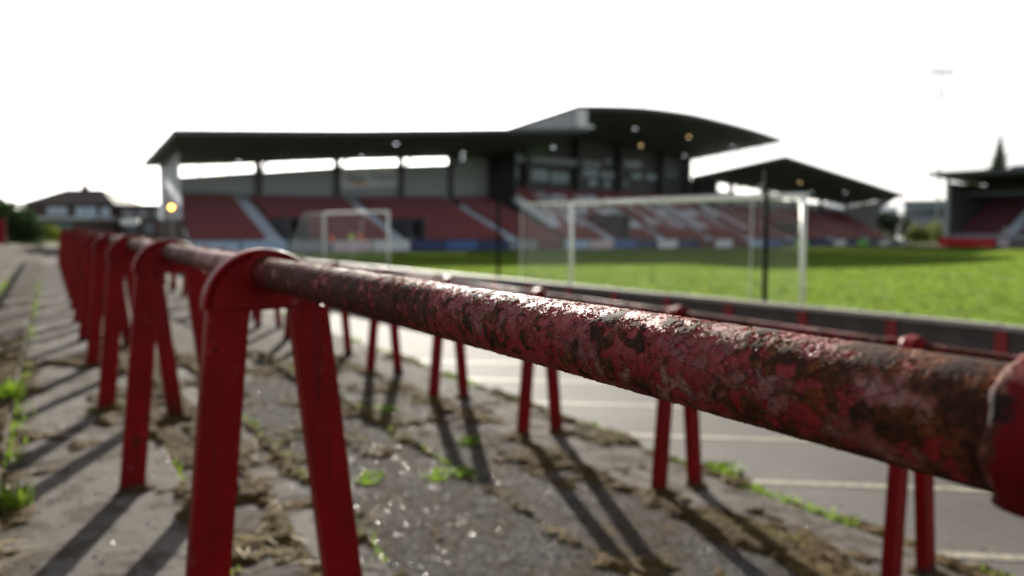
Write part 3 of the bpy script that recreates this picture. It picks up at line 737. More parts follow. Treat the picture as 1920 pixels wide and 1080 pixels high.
# centre back: boxes with pale panes, columns, dark wall
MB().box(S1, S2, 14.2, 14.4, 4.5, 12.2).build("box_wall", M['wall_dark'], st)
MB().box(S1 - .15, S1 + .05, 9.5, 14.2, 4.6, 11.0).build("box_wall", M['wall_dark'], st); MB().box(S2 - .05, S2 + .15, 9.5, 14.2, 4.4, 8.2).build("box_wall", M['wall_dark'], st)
MB().box(S1 + 2.5, 51.0, 13.4, 14.19, 8.9, 9.6).build("balcony_front", M['rear_wall'], st)
wins = [(36.2, 38.9, 7.0, 8.6, 'pale_pane'), (36.2, 38.9, 9.6, 10.5, 'pale_pane'), (40.2, 43.2, 6.9, 8.4, 'pale_pane'), (43.5, 46.4, 6.8, 8.2, 'pale_pane'), (48.6, 51.2, 7.7, 8.8, 'pale_pane'), (49.5, 51.0, 6.6, 7.6, 'pale_pane'),
        (51.6, 54.0, 7.6, 8.7, 'pale_pane'), (52.2, 53.4, 6.5, 7.5, 'pale_pane'), (57, 59.2, 7.8, 8.7, 'pale_pane'), (59.8, 62, 7.8, 8.7, 'pale_pane'), (55, 56.4, 6.9, 7.6, 'pale_pane'), (52.3, 54, 9.4, 10.2, 'glass'), (55, 59, 9.2, 10.2, 'glass'), (63, 66, 8, 9, 'glass')]
for a, b, z0, z1, mt in wins:
    w = MB().box(a, b, 14.1, 14.198, z0, z1).build("window", M['steel'], st)
    MB().box(a + .1, b - .1, 14.06, 14.098, z0 + .1, z1 - .1).build("pane", M[mt], w)
for s in (39.6, 47.4, 54.6, 62.6, 67.6): MB().box(s - .35, s + .35, 13.2, 13.9, 3, CZ(s) - 1.2).build("column", M['steel'], st)
MB().box(40.4, 42.6, 14.05, 14.19, 10.2, 11.6).build("exit_board", simple("dull_green_board", (.09, .16, .06), .6, .1), st)
# end screens
def endscreen(s, pts, mat, name):
    m = MB(); n = len(pts); m.add([(s, q, z) for q, z in pts] + [(s + .08, q, z) for q, z in pts], [tuple(range(n)), tuple(range(2 * n - 1, n - 1, -1))] + [(i, (i + 1) % n, n + (i + 1) % n, n + i) for i in range(n)])
    return m.build(name, mat, st)
endscreen(1.05, [(9.3, 2.3), (9.3, 6.25), (3.6, 6.85), (3.55, 5.0), (3.3, 3.2), (3.0, 2.0), (2.3, 1.2), (1.5, .6), (1.0, .45), (1.6, 1.0), (2.6, 1.75)], M['screen'], "end_screen")
MB().box(.95, 1.15, 2.6, 9.2, -.2, 2.25).build("end_wall", M['brick'], st)
endscreen(LEN - 1.1, [(8.8, 1.5), (8.8, 4.8), (.8, 6.1), (3, 4.6), (4, 2.5), (3.4, .8)], M['rear_wall'], "end_screen")
# sponsor banner on the rear wall
s0, s1 = 16.2, 22.3
bn = MB().hexa([(s0, QB(s0) + .06, 5.2), (s1, QB(s1) + .06, 5.65), (s1, QB(s1) + .08, 5.65), (s0, QB(s0) + .08, 5.2)], [(s0, QB(s0) + .06, 6.85), (s1, QB(s1) + .06, 7.4), (s1, QB(s1) + .08, 7.4), (s0, QB(s0) + .08, 6.85)]).build("banner", M['white_panel'], st)
ang = math.atan2(QB(s1) - QB(s0), s1 - s0)
def text(body, size, loc, parent, mat, rot, shear=0.0):
    cu = bpy.data.curves.new("lettering", 'FONT'); cu.body = body; cu.size = size; cu.shear = shear; cu.align_x = 'CENTER'; cu.extrude = .01
    o = bpy.data.objects.new("lettering", cu); COL.objects.link(o)
    dg = bpy.context.evaluated_depsgraph_get(); me = bpy.data.meshes.new_from_object(o.evaluated_get(dg)); bpy.data.objects.remove(o); bpy.data.curves.remove(cu)
    me.materials.clear(); me.materials.append(mat); q = link("lettering", me, parent, loc); q.rotation_euler = rot; return q
sm = (s0 + s1) / 2
text("Hays Travel", 1.15, (sm, QB(sm) + .035, 5.97), bn, M['ink'], (R(90), R(-4.3), ang), .25)
m = MB()
for i in range(8):
    a0, a1 = s0 + .6 + i * .3, s0 + .9 + i * .3; f0, f1 = math.sin(math.pi * i / 8), math.sin(math.pi * (i + 1) / 8)
    m.quad((a0, QB(a0) + .045, 5.9 - f0 * .3), (a1, QB(a1) + .045, 5.9 - f1 * .3), (a1, QB(a1) + .045, 5.94 - f1 * .14), (a0, QB(a0) + .045, 5.94 - f0 * .14))
m.build("swoosh", M['swoosh'], bn)
# lamps under the roofs
for s, q, z, w in ((5.8, 6, 6.85, 0), (16.7, 8, 8.0, 0), (17.3, 3, 8.7, 0), (27.2, 8, 8.95, 0), (29.2, 11, 8.75, 0), (36.8, 6, 10.0, 0), (47.7, 5, 12.7, 0), (57.0, 5, 12.5, 1), (54.3, 10, 11.75, 1), (65.5, 5, 12.0, 0), (63.7, 11, 11.2, 0),
                   (81.1, 5, 8.1, 1), (87.6, 7, 7.0, 0), (91.6, 4, 7.0, 0), (99.5, 3.5, 6.0, 0), (77.7, 9, 7.8, 0)):
    z -= .22; lp = MB().bar((s, q, z - .02), (s, q, z + .45), .17, 10).build("roof_lamp", M['steel'], st)
    MB().bar((s, q, z - .06), (s, q, z - .022), .13 if not w else .15, 10).build("lens", M['lamp_o' if w else 'lamp_w'], lp)
# advertising boards on the touchline
bcols = {'pale blue': (.35, .47, .66), 'white': (.62, .65, .70), 'navy': (.025, .04, .13), 'pinkish white': (.55, .45, .50), 'bright green': (.10, .42, .03), 'grey': (.22, .25, .29), 'dark maroon': (.10, .02, .035), 'mid blue': (.06, .12, .33)}
bm_mats = {k: simple(k.replace(' ', '_') + "_board", v, .5, .1, 1.2) for k, v in bcols.items()}
seqn = ['pale blue', 'pale blue', 'grey', 'pinkish white', 'white', 'navy', 'mid blue', 'navy', 'grey', 'dark maroon', 'pale blue', 'pinkish white', 'mid blue', 'navy', 'white', 'navy', 'dark maroon', 'white', 'dark maroon', 'pale blue', 'mid blue', 'navy', 'bright green', 'navy', 'navy', 'white', 'navy', 'bright green', 'navy', 'white', 'navy', 'grey']
wid = 3.0; near_lab = {0: "left end of the stand's seats", 1: "the pale blue stairs end"}
count = {}
for i, cn in enumerate(seqn):
    s = .6 + i * 3.15
    g = empty("advertising_board", (STA[0] + s * bx - 1.0 * rx, STA[1] + s * by - 1.0 * ry, .0), PW)
    g.location.z = fall(g.location.x, g.location.y)
    count[cn] = count.get(cn, 0) + 1
    nth = ["first", "second", "third", "fourth", "fifth", "sixth", "seventh", "eighth", "ninth", "tenth"][count[cn] - 1]
    tag(g, "%s pitchside board, %s of its colour from the left" % (cn, nth), "advertising board", "boards along the main stand")
    MB().box(0, wid, 0, .05, .04, .86).build("face", bm_mats[cn], g)
    MB().box(.2, .28, .05, .5, 0, .6).build("prop", M['steel'], g); MB().box(wid - .28, wid - .2, .05, .5, 0, .6).build("prop", M['steel'], g)

# ------------------------------------------------------------------ far stand
fs = empty("far_stand", (53.74, 90.0, -.75), PW - math.pi / 2); tag(fs, "dark roofed stand behind the far goal at the pitch end", "stand")
# local x along its front (towards the near side), local y away from the pitch
FL = 46; n = 14; d = MB(); fq = []
for i in range(n):
    q0, q1 = .8 + i * .8, .8 + (i + 1) * .8; z0 = .95 + i * .34
    d.box(1.2, FL, q0 + .002, q1, z0 - .8, z0)
    for j in range(int((FL - 2) / .5)):
        s = 1.6 + j * .5
        if abs((s % 9) - 7) < .7: continue
        fq.append((s, q0 + .6, z0))
d.build("terracing", M['deck'], fs); many("red_seating", fq, simple('dark_maroon_seat_plastic', (.10, .018, .032), .6, .15, 2), fs)
for c in (7, 16, 25, 34, 43):
    m = MB()
    for i in range(28): m.box(c - .6, c + .6, .8 + i * .4 + .003, .8 + (i + 1) * .4, .4 + i * .17, 1.15 + i * .17)
    m.build("aisle_stair", M['stair'], fs)
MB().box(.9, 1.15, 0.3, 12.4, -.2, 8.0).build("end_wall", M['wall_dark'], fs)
MB().box(.9, FL, 12.4, 12.6, -.2, 8.4).build("rear_wall", M['wall_dark'], fs)
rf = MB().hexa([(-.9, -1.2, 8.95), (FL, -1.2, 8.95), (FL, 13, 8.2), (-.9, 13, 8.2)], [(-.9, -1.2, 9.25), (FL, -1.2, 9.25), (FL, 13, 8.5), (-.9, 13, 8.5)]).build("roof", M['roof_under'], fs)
MB().box(-.95, FL, -1.32, -1.21, 8.75, 9.3).build("fascia", M['steel'], rf)
for c in (7.2, 10.4): MB().box(c, c + 2.6, 1, 6, 9.0, 9.75).build("skylight", M['grey_cl'], rf)
MB().box(1.16, FL, 5.6, 5.8, 6.6, 6.85).build("roof_beam", M['grey_cl'], fs)
for s in (.85, 15, 30): MB().box(s - .16, s + .16, -.1, .3, -.2, 8.9).build("column", M['rear_wall'], fs)
for i in range(3):
    MB().box(.2 + i * 2.1, 2.2 + i * 2.1, -.6, -.5, .1, 1.15).build("front_board", simple("bright_red_board", (.50, .012, .016), .5, .1), fs)
MB().box(6.7, 7.8, -.6, -.5, .1, 1.1).build("front_board", bm_mats['pinkish white'], fs)
MB().box(10.5, 30, -.6, -.5, .1, 1.1).build("front_board", bm_mats['mid blue'], fs)
MB().box(1.2, FL, .5, .7, .9, 1.6).build("balcony_rail", M['grey_cl'], fs)

# ------------------------------------------------------------------ floodlight, street lamp, sign, houses
fl = empty("floodlight_mast", (77.3, 130, -1.1)); tag(fl, "tall slim floodlight mast with a lamp bank at its top", "floodlight")
MB().bar((0, 0, 0), (0, 0, 29.5), .21, 10, .15).build("mast", M['rear_wall'], fl, True)
MB().box(-2.2, 2.2, -.06, .06, 30.45, 30.55).build("crossbeam", M['rear_wall'], fl); MB().box(-.4, .4, -.3, .3, 26.6, 26.75).build("platform", M['rear_wall'], fl)
MB().bar((0, 0, 29.4), (0, 0, 31.2), .05, 8).build("head_frame", M['rear_wall'], fl)
for k in range(7): MB().box(-2.1 + k * .62, -1.68 + k * .62, -.5, -.125, 30.56, 30.9).build("flood_lamp", M['rear_wall'], fl)

sl_ = empty("street_lamp", (-19.95, 42, -.02)); tag(sl_, "lit orange lamp on a thin post before the white end screen", "street lamp")
MB().bar((0, 0, 0), (0, 0, 2.8), .05, 8, .035).build("pole", M['grey_cl'], sl_, True)
lb = bmesh.new(); bmesh.ops.create_uvsphere(lb, u_segments=12, v_segments=8, radius=.12); me = bpy.data.meshes.new("bulb"); lb.to_mesh(me); lb.free(); me.materials.append(M['lamp_on'])
link("bulb", me, sl_, (0, -.06, 2.93)); MB().box(-.14, .14, -.08, .12, 3.06, 3.12).build("hood", M['steel'], sl_)

sg = empty("oval_sign", (-37.4, 70, -.05)); tag(sg, "white oval sign board on a post in front of the flat block", "sign")
m = MB(); N = 20; pts = [(1.0 * abs(math.cos(2 * math.pi * k / N)) ** .7 * math.copysign(1, math.cos(2 * math.pi * k / N)), .34 * math.sin(2 * math.pi * k / N) + 2.3) for k in range(N)]
m.add([(x, 0, z) for x, z in pts] + [(x, .08, z) for x, z in pts], [tuple(range(N)), tuple(range(2 * N - 1, N - 1, -1))] + [(i, (i + 1) % N, N + (i + 1) % N, N + i) for i in range(N)])
m.build("board", M['white_panel'], sg); MB().bar((0, .12, 0), (0, .12, 2.4), .05, 8).build("post", M['steel'], sg)

def window(parent, x0, x1, z0, z1, y, pane='pale_pane', mull=2):
    w = MB().box(x0, x1, y - .06, y - .003, z0, z1).build("window", M['fascia'], parent)
    for k in range(mull):
        a = lerp(x0, x1, k / mull) + .08; b = lerp(x0, x1, (k + 1) / mull) - .08
        MB().box(a, b, y - .075, y - .062, z0 + .08, z1 - .08).build("pane", M[pane], w)
hs_ = empty("house", (-64.9, 105, -.02)); tag(hs_, "brown house with a hipped roof and one chimney", "house")
MB().box(-6.4, 6.4, 0, 8, 0, 5.1).build("wall", M['brick'], hs_)
MB().box(-6.42, 6.42, -.05, -.002, 2.75, 3.0).build("string_course", M['render_w'], hs_)
r_ = MB(); e0, e1, ez, rz_ = -7.0, 7.0, 5.1, 7.45
r_.add([(e0, -.6, ez), (e1, -.6, ez), (e1, 8.6, ez), (e0, 8.6, ez), (-2.8, 4, rz_), (2.6, 4, rz_)], [(3, 2, 1, 0), (0, 1, 5, 4), (1, 2, 5), (2, 3, 4, 5), (3, 0, 4)])
rr = r_.build("roof", M['tile'], hs_); MB().box(-.35, .35, 3.6, 4.4, 6.9, 8.0).build("chimney", M['brick'], rr)
MB().bar((-.12, 4, 8.0), (-.12, 4, 8.5), .1, 8).build("chimney_pot", M['tile'], rr); MB().bar((.15, 4, 8.0), (.15, 4, 8.35), .1, 8).build("chimney_pot", M['tile'], rr)
for x0, x1, z0, z1 in ((-3.3, -.3, 3.5, 4.7), (.9, 4.0, 3.1, 4.7), (4.6, 6.0, 3.0, 4.6), (1.6, 3.4, .9, 2.2), (4.4, 6.1, .7, 2.3)): window(hs_, x0, x1, z0, z1, 0)
ax = empty("annexe", (-61.8, 97.5, -.02)); tag(ax, "single storey flat roofed annexe with a green garage door", "building")
MB().box(-6.5, 4.3, 0, 6, 0, 2.7).build("wall", M['brick'], ax); MB().box(-6.8, 4.6, -.3, 6.2, 2.7, 3.2).build("roof", M['rear_wall'], ax)
gd = MB().box(-.6, 1.9, -.04, -.002, 0, 2.3).build("garage_door", M['garage'], ax)
window(ax, -5.4, -2.6, 1.0, 2.1, 0, 'glass', 3)
fb = empty("flat_block", (-54.6, 105, -.02)); tag(fb, "two storey flat roofed brick block beside the white end screen", "building")
MB().box(-3.2, 7.0, 0, 9, 0, 4.75).build("wall", M['brick'], fb); MB().box(-3.3, 7.1, -.15, 9.1, 4.75, 5.05).build("roof", M['steel'], fb)
for x0, x1, z0, z1 in ((-2.4, -.9, 3.0, 4.2), (-.3, 1.2, 3.0, 4.2), (2.0, 3.4, 3.0, 4.2), (-2.2, -.6, .8, 2.2), (.6, 2.0, .8, 2.2)): window(fb, x0, x1, z0, z1, 0, 'glass')
for x in (3.9, 4.9): MB().box(x, x + .25, -.2, -.004, 0, 4.7).build("downpipe", M['render_w'], fb)

# car
car = empty("parked_car", (-54.9, 85, -.02), R(20)); tag(car, "blue parked car beyond the barrier row beside the hedge", "car")
m = MB(); prof = [(-2.1, .35), (-2.1, .8), (-1.3, .92), (-.75, 1.42), (.75, 1.45), (1.5, .95), (2.1, .85), (2.15, .35)]; N = len(prof)
m.add([(x, -.82, z) for x, z in prof] + [(x, .82, z) for x, z in prof], [tuple(range(N)), tuple(range(2 * N - 1, N - 1, -1))] + [(i, N + i, N + (i + 1) % N, (i + 1) % N) for i in range(N)])
bd = m.build("body", M['car'], car); bevel(bd, .08, 3)
for x0, x1 in ((-1.05, -.05), (.05, 1.05)): MB().hexa([(x0, -.84, .92), (x1, -.84, .92), (x1, -.815, .92), (x0, -.815, .92)], [(x0 + .25 * (x0 < -.5), -.84, 1.34), (x1 - .3 * (x1 > .5), -.84, 1.34), (x1 - .3 * (x1 > .5), -.815, 1.34), (x0 + .25 * (x0 < -.5), -.815, 1.34)]).build("side_window", M['glass'], car)
for x in (-1.35, 1.35):
    for y in (-.8, .8):
        w = MB().bar((x, y - .1, .33), (x, y + .1, .33), .33, 16).build("wheel", M['tyre'], car); MB().bar((x, y - .11, .33), (x, y + .11, .33), .19, 12).build("rim", M['metal'], w)
# red metal gate
gt = empty("red_gate", (-36.5, 50.5, .5), R(8)); tag(gt, "red sheet metal gate at the left edge past the terrace", "gate")
for k in range(3): MB().box(-1.3 + k * .62, -.72 + k * .62, 0, .05, 0, 1.75).build("panel", M['red'], gt)
for x in (-1.36, .54): MB().box(x, x + .1, -.05, .1, -.5, 1.9).build("post", M['red'], gt)
MB().box(-1.0, -.75, -.06, -.002, .05, 1.7).build("pale_strip", M['render_w'], gt)

# grey building and hills far right
gb = empty("grey_building", (83, 142, -1.2), R(-20)); tag(gb, "blue grey flat roofed building in the gap beside the far stand", "building")
MB().box(-4.6, 5, 0, 9, 0, 7.6).build("wall", M['grey_cl'], gb); MB().box(-4.8, 5.2, -.3, 9.2, 7.6, 8.2).build("roof", M['grey_cl'], gb)
MB().box(-4.2, 2.5, -.08, -.002, 4.9, 6.6).build("dark_glazing", M['glass'], gb)
window(gb, 1.8, 3.4, 1.2, 3.4, 0, 'pale_pane', 1)
m = MB(); hp = [(330, 900, 0)]
ridge = [(200, 1300, 10), (340, 1250, 26), (480, 1200, 34), (620, 1180, 30), (800, 1100, 24), (1000, 1000, 28), (1200, 900, 12)]
vs = []
for x, y, h in ridge: vs += [(x, y, -6), (x * 1.05, y * 1.05, h), (x * 1.3, y * 1.3, h * 1.6)]
fs_ = []
for i in range(len(ridge) - 1): fs_ += [(3 * i, 3 * i + 3, 3 * i + 4, 3 * i + 1), (3 * i + 1, 3 * i + 4, 3 * i + 5, 3 * i + 2)]
m.add(vs, fs_).build("hills", M['hill'], None, True, kind='structure')

# ------------------------------------------------------------------ trees and hedges
def crown_mesh(name, blobs, n, size, mat, tall=False):
    tot = sum(b[3] * b[4] * b[5] for b in blobs); V = []; F = []
    for (x, y, z, a, b, c) in blobs:
        k = int(n * a * b * c / tot)
        d = rng.normal(size=(k, 3)); d /= np.linalg.norm(d, axis=1)[:, None]
        rad = rng.random(k) ** .45; P = d * rad[:, None] * np.array([a, b, c]) + np.array([x, y, z])
        keep = np.array([mn.noise(Vector(q) * (1.6 / max(.5, size * 3))) > -.28 for q in P]); P = P[keep]
        for q in P:
            u = Vector(rng.normal(size=3)).normalized(); w = u.orthogonal().normalized(); h = size * random.uniform(.6, 1.4)
            q = Vector(q); o = len(V); V += [q - u * h, q + w * h * .5, q + u * h, q - w * h * .5]; F.append((o, o + 1, o + 2, o + 3))
    return fastmesh(name, np.array([tuple(v) for v in V]), np.array(F), mat, False)
def tree(name, loc, blobs, n, size, mat, trunk, label, cat="tree", group=None):
    t = empty(name, loc); tag(t, label, cat, group)
    if trunk:
        m = MB(); m.bar((0, 0, -.2), (0, 0, trunk * .6), trunk * .035, 8, trunk * .022); m.bar((0, 0, trunk * .6), (.1, 0, trunk), trunk * .022, 8, trunk * .006)
        for k in range(6):
            a = k * 1.1; z = trunk * (.4 + .09 * k); m.bar((0, 0, z), (math.cos(a) * trunk * .16, math.sin(a) * trunk * .16, z + trunk * .1), trunk * .012, 5, trunk * .004)
        m.build("trunk", M['bark'], t)
    link("crown", crown_mesh("crown", blobs, n, size, mat), t); return t
tree("conifer_tree", (80.0, 118, -.2), [(0, 0, 15.9, .45, .5, 1.6), (.15, 0, 14.0, .75, .8, 1.9), (0, 0, 12.2, 1.15, 1.1, 1.9), (-.7, 0, 10.3, 1.7, 1.5, 1.6), (.4, 0, 9, 2, 2, 2), (0, 0, 6, 2.2, 2.2, 3)], 11000, .26, M['fir'], 15, "narrow pointed conifer tree rising behind the far stand roof")
tree("broad_tree", (63.0, 118, -1.1), [(0, 0, 3.2, 2.6, 2.5, 2.5), (-1.6, 0, 4.4, 1.8, 1.6, 1.4), (-3.4, 0, 3.2, 2.4, 2, 2.6)], 2600, .3, M['leaf'], 4.5, "dark bushy tree at the far tip of the main stand")
tree("round_bush", (68.6, 122, -1.1), [(0, 0, 1.7, 2.2, 1.8, 1.9), (1.8, 0, 1.4, 1.5, 1.5, 1.5)], 1500, .28, M['leaf_y'], 1.5, "yellow green bush in the gap between the two stands", "bush")
tree("round_bush", (75.6, 128, -1.2), [(0, 0, 1.6, 2.0, 1.8, 2.4)], 900, .28, M['leaf_y'], 1.5, "olive bush growing against the blue grey building", "bush")
tree("hedge_bush", (-40.2, 58, .2), [(0, 0, 1.6, 1.8, 1.6, 2.0), (-1.6, 0, 2.2, 1.6, 1.5, 1.6), (1.2, 0, 1.1, 1.3, 1.2, 1.3)], 3800, .17, M['leaf'], 2.5, "large dark green bush at the left end of the terrace", "bush")
tree("hedge_bush", (-52.5, 72, .2), [(0, 0, 2.4, 3.6, 2, 2.2), (-4, 0, 2.0, 3, 2, 2.2)], 2600, .24, M['leaf'], 3, "dark hedge bush behind the red gate", "bush")
tree("low_bush", (-46.6, 72, .0), [(0, 0, 1.1, .9, .9, .9), (.9, 0, .9, .8, .8, .8)], 900, .14, M['leaf_y'], 1, "small yellow green bush above the blue car", "bush")

# ------------------------------------------------------------------ people
def seated(loc, rz, vest, label):
    P = empty("person", loc, rz); tag(P, label, "person", "stewards in bright vests")
    me = bpy.data.meshes.new("body")
    vs = [(0, 0, .48), (0, .02, .70), (0, .03, .98), (0, .01, 1.10), (0, -.01, 1.22), (0, -.02, 1.30),
          (-.10, -.05, .48), (-.13, -.45, .52), (-.13, -.47, .08), (-.13, -.60, .04), (.10, -.05, .48), (.13, -.45, .52), (.13, -.47, .08), (.13, -.60, .04),
          (-.19, .03, 1.0), (-.25, -.02, .74), (-.17, -.27, .62), (-.12, -.36, .60), (.19, .03, 1.0), (.25, -.02, .74), (.17, -.27, .62), (.12, -.36, .60)]
    ed = [(0, 1), (1, 2), (2, 3), (3, 4), (4, 5), (0, 6), (6, 7), (7, 8), (8, 9), (0, 10), (10, 11), (11, 12), (12, 13), (2, 14), (14, 15), (15, 16), (16, 17), (2, 18), (18, 19), (19, 20), (20, 21)]
    rd = [.15, .15, .15, .06, .10, .085, .10, .075, .05, .045, .10, .075, .05, .045, .065, .05, .04, .035, .065, .05, .04, .035]
    me.from_pydata(vs, ed, []); o = link("body", me, P); me.materials.append(M['cloth'])
    o.modifiers.new("skin", 'SKIN'); o.modifiers.new("sub", 'SUBSURF').levels = 1; o.modifiers["sub"].render_levels = 1
    for v, r in zip(me.skin_vertices[0].data, rd): v.radius = (r, r)
    me.skin_vertices[0].data[0].use_root = True
    dg = bpy.context.evaluated_depsgraph_get(); m2 = bpy.data.meshes.new_from_object(o.evaluated_get(dg)); o.modifiers.clear(); o.data = m2
    m2.materials.clear(); m2.materials.append(M['cloth']); m2.materials.append(M['skin'])
    for p in m2.polygons:
        c = p.center
        if c.z > 1.09 or (abs(c.x) < .19 and c.y < -.30 and .55 < c.z < .68 and abs(c.x) < .145 and c.z > .585): p.material_index = 1
        p.use_smooth = True
    def ringed(rings, name, mat):
        m = MB(); n = 12
        for (z, a, b, cy) in rings: m.v += [(a * math.cos(2 * math.pi * k / n), cy + b * math.sin(2 * math.pi * k / n), z) for k in range(n)]
        for r in range(len(rings) - 1):
            for k in range(n): j = (k + 1) % n; m.f.append((r * n + k, r * n + j, (r + 1) * n + j, (r + 1) * n + k))
        return m.build(name, mat, P, True)
    ringed([(.47, .215, .185, .01), (.7, .215, .18, .02), (.92, .235, .18, .03), (1.06, .20, .13, .03), (1.10, .10, .09, .02)], "vest", M[vest])
    ringed([(1.20, .105, .09, .03), (1.28, .112, .105, .01), (1.36, .095, .10, -.01), (1.41, .05, .05, -.01), (1.42, .003, .003, -.01)], "hair", M['hair'])
    return P
def stand_pt(s, q, z): return (STA[0] + s * bx + q * rx, STA[1] + s * by + q * ry, z)
seated(stand_pt(10.4, .15, .02), PW, 'orange', "seated steward in an orange vest, alone behind the small goal")
seated(stand_pt(12.0, .2, .1), PW, 'yellow', "seated steward in a yellow vest beside one in orange")
seated(stand_pt(12.75, .2, .1), PW, 'orange', "seated steward in an orange vest right of the yellow vest")
bench = empty("bench", stand_pt(11.7, .3, 0), PW); tag(bench, "low bench carrying the stewards behind the boards", "bench")
MB().box(-2.4, 2.4, -.2, .25, .30, .35).build("seat", M['steel'], bench)
for x in (-2.2, 0, 2.2): MB().box(x - .05, x + .05, -.15, .2, -.02, .30).build("leg", M['steel'], bench)

# ------------------------------------------------------------------ weeds, moss, stones, straw on the terrace
JOINTS = [b for a, b, _, _ in TREADS]
def tuft(n, h, spread, mat, name, broad=False):
    m = MB()
    for k in range(n):
        a = random.uniform(0, 2 * math.pi); r = random.random() ** .6 * spread; x, y = math.cos(a) * r, math.sin(a) * r
        L = h * random.uniform(.5, 1.1); lean = random.uniform(.15, .7); a2 = a + random.uniform(-.6, .6)
        dx, dy = math.cos(a2) * L * lean, math.sin(a2) * L * lean; w = (.010 if broad else .0035) * random.uniform(.7, 1.3); px, py = -math.sin(a2) * w, math.cos(a2) * w
        z1, z2 = L * .6, L * (1 - lean * .45)
        m.add([(x - px, y - py, -.005), (x + px, y + py, -.005), (x + dx * .45 + px, y + dy * .45 + py, z1), (x + dx * .45 - px, y + dy * .45 - py, z1), (x + dx, y + dy, z2)], [(0, 1, 2, 3), (3, 2, 4)])
    return m.mesh(name, mat)
tm = [tuft(70, .07, .07, M['weed'], "foliage", True), tuft(110, .10, .06, M['weed'], "foliage"), tuft(60, .05, .09, M['weed'], "foliage", True)]
WEEDS = [("large bright green weed on the tarmac right of the lower barrier legs", 3.70, 3.14, 2.0, 0), ("tall green grass clump on the terrace step, leftmost weed", -.21, 5.15, 1.5, 1),
         ("low green weed in the cross joint, under the middle of the long rail", 1.79, 3.52, 1.2, 2), ("low green weed at the right end of the cross joint under the long rail", 1.93, 3.48, 1.2, 0),
         ("low green weed in the cross joint just right of the near leg", 1.42, 3.62, 1.2, 2), ("green weed in the long joint between the two near red legs, farther", 1.09, 4.95, 1.3, 0),
         ("green weed in the long joint beside the near right leg", 1.10, 4.14, 1.3, 2), ("green weed growing in the shadow of a lower barrier leg", 2.4, 4.23, 1.4, 0), ("green weed among the far shadows of the lower barrier", 2.23, 5.33, 1.5, 2),
         ("small weed at the tarmac edge behind a lower barrier leg", 3.66, 4.46, 1.2, 0), ("green grass blades lying in the bottom left corner", -.14, 3.4, 1.3, 1)]
for lab, p, t, sc, k in WEEDS:
    w = link("weed", tm[k]); w.location = P1(p, t, tread_z(p) - .005); w.scale = (sc * .8, sc * .8, sc * (.9 if k == 1 else .5)); w.rotation_euler = (0, 0, random.uniform(0, 6)); tag(w, lab, "weed", "weeds in the terrace joints")

def scatter(name, count, maker, mat, pts, smooth=False, tl=.35):
    V = []; F = []; base = 0
    vs0, fs0 = maker
    n = len(pts); vs0 = np.array(vs0, float); fs0 = np.array(fs0)
    ang = rng.random(n) * 6.283; tilt = rng.normal(size=n) * tl; sc = np.array([q[3] for q in pts])
    ca, sa, ct, stt = np.cos(ang), np.sin(ang), np.cos(tilt), np.sin(tilt)
    v = np.repeat(vs0[None], n, 0) * sc[:, None, None] if sc.ndim == 1 else vs0[None] * sc[:, None, :]
    y, z = v[..., 1] * ct[:, None] - v[..., 2] * stt[:, None], v[..., 1] * stt[:, None] + v[..., 2] * ct[:, None]
    x = v[..., 0]
    X = x * ca[:, None] - y * sa[:, None]; Y = x * sa[:, None] + y * ca[:, None]
    P = np.array([q[:3] for q in pts]); v = np.stack([X, Y, z], -1) + P[:, None]
    f = (fs0[None] + (np.arange(n) * len(vs0))[:, None, None]).reshape(-1, fs0.shape[1])
    return link(name, fastmesh(name, v.reshape(-1, 3), f, mat, smooth), TER, kind='stuff')
ico = bmesh.new(); bmesh.ops.create_icosphere(ico, subdivisions=1, radius=1)
iv = [tuple(np.array(v.co) * np.array([1, .8, .40])) for v in ico.verts]; iff = [tuple(v.index for v in f.verts) for f in ico.faces]; ico.free()
def mossval(p, t): return mn.fractal(Vector((p * 1.7, t * 1.3, 3.3)), .7, 2.2, 5)
pts = []
while len(pts) < 42000:
    p = random.uniform(.9, 2.80); t = random.random() ** 1.35 * 7 - .5
    if p > 1.94 and random.random() < .55: continue
    pts.append((p, t, tread_z(p) + .0012, random.uniform(.0028, .0064)))
scatter("aggregate_stones", 0, (iv, iff), M['stone'], pts, False)
pts = []
while len(pts) < 2600:
    p = random.uniform(-1.9, 3.9); t = random.random() ** 1.4 * 9 - .6
    pts.append((p, t, tread_z(p) + .001, random.uniform(.003, .009)))
chip = ([(math.cos(k * math.pi / 3) * (1 if k % 2 else .8), math.sin(k * math.pi / 3) * .8, 0) for k in range(6)] + [(math.cos(k * math.pi / 3) * .8, math.sin(k * math.pi / 3) * .62, .5) for k in range(6)],
        [(k, (k + 1) % 6, 6 + (k + 1) % 6, 6 + k) for k in range(6)] + [(6, 7, 8, 9), (6, 9, 10, 11)])
cpt = []
while len(cpt) < 13000:
    p = random.choice((random.uniform(.9, 2.9), random.uniform(-.3, 3.5))); t = random.random() ** 1.35 * 7 - .5
    cpt.append((p, t, tread_z(p) + .0015, random.uniform(.0015, .0032)))
scatter("shiny_chips", 0, chip, M['chip'], cpt, False, .42)
scatter("loose_grit", 0, (iv, iff), M['stone'], pts, False)
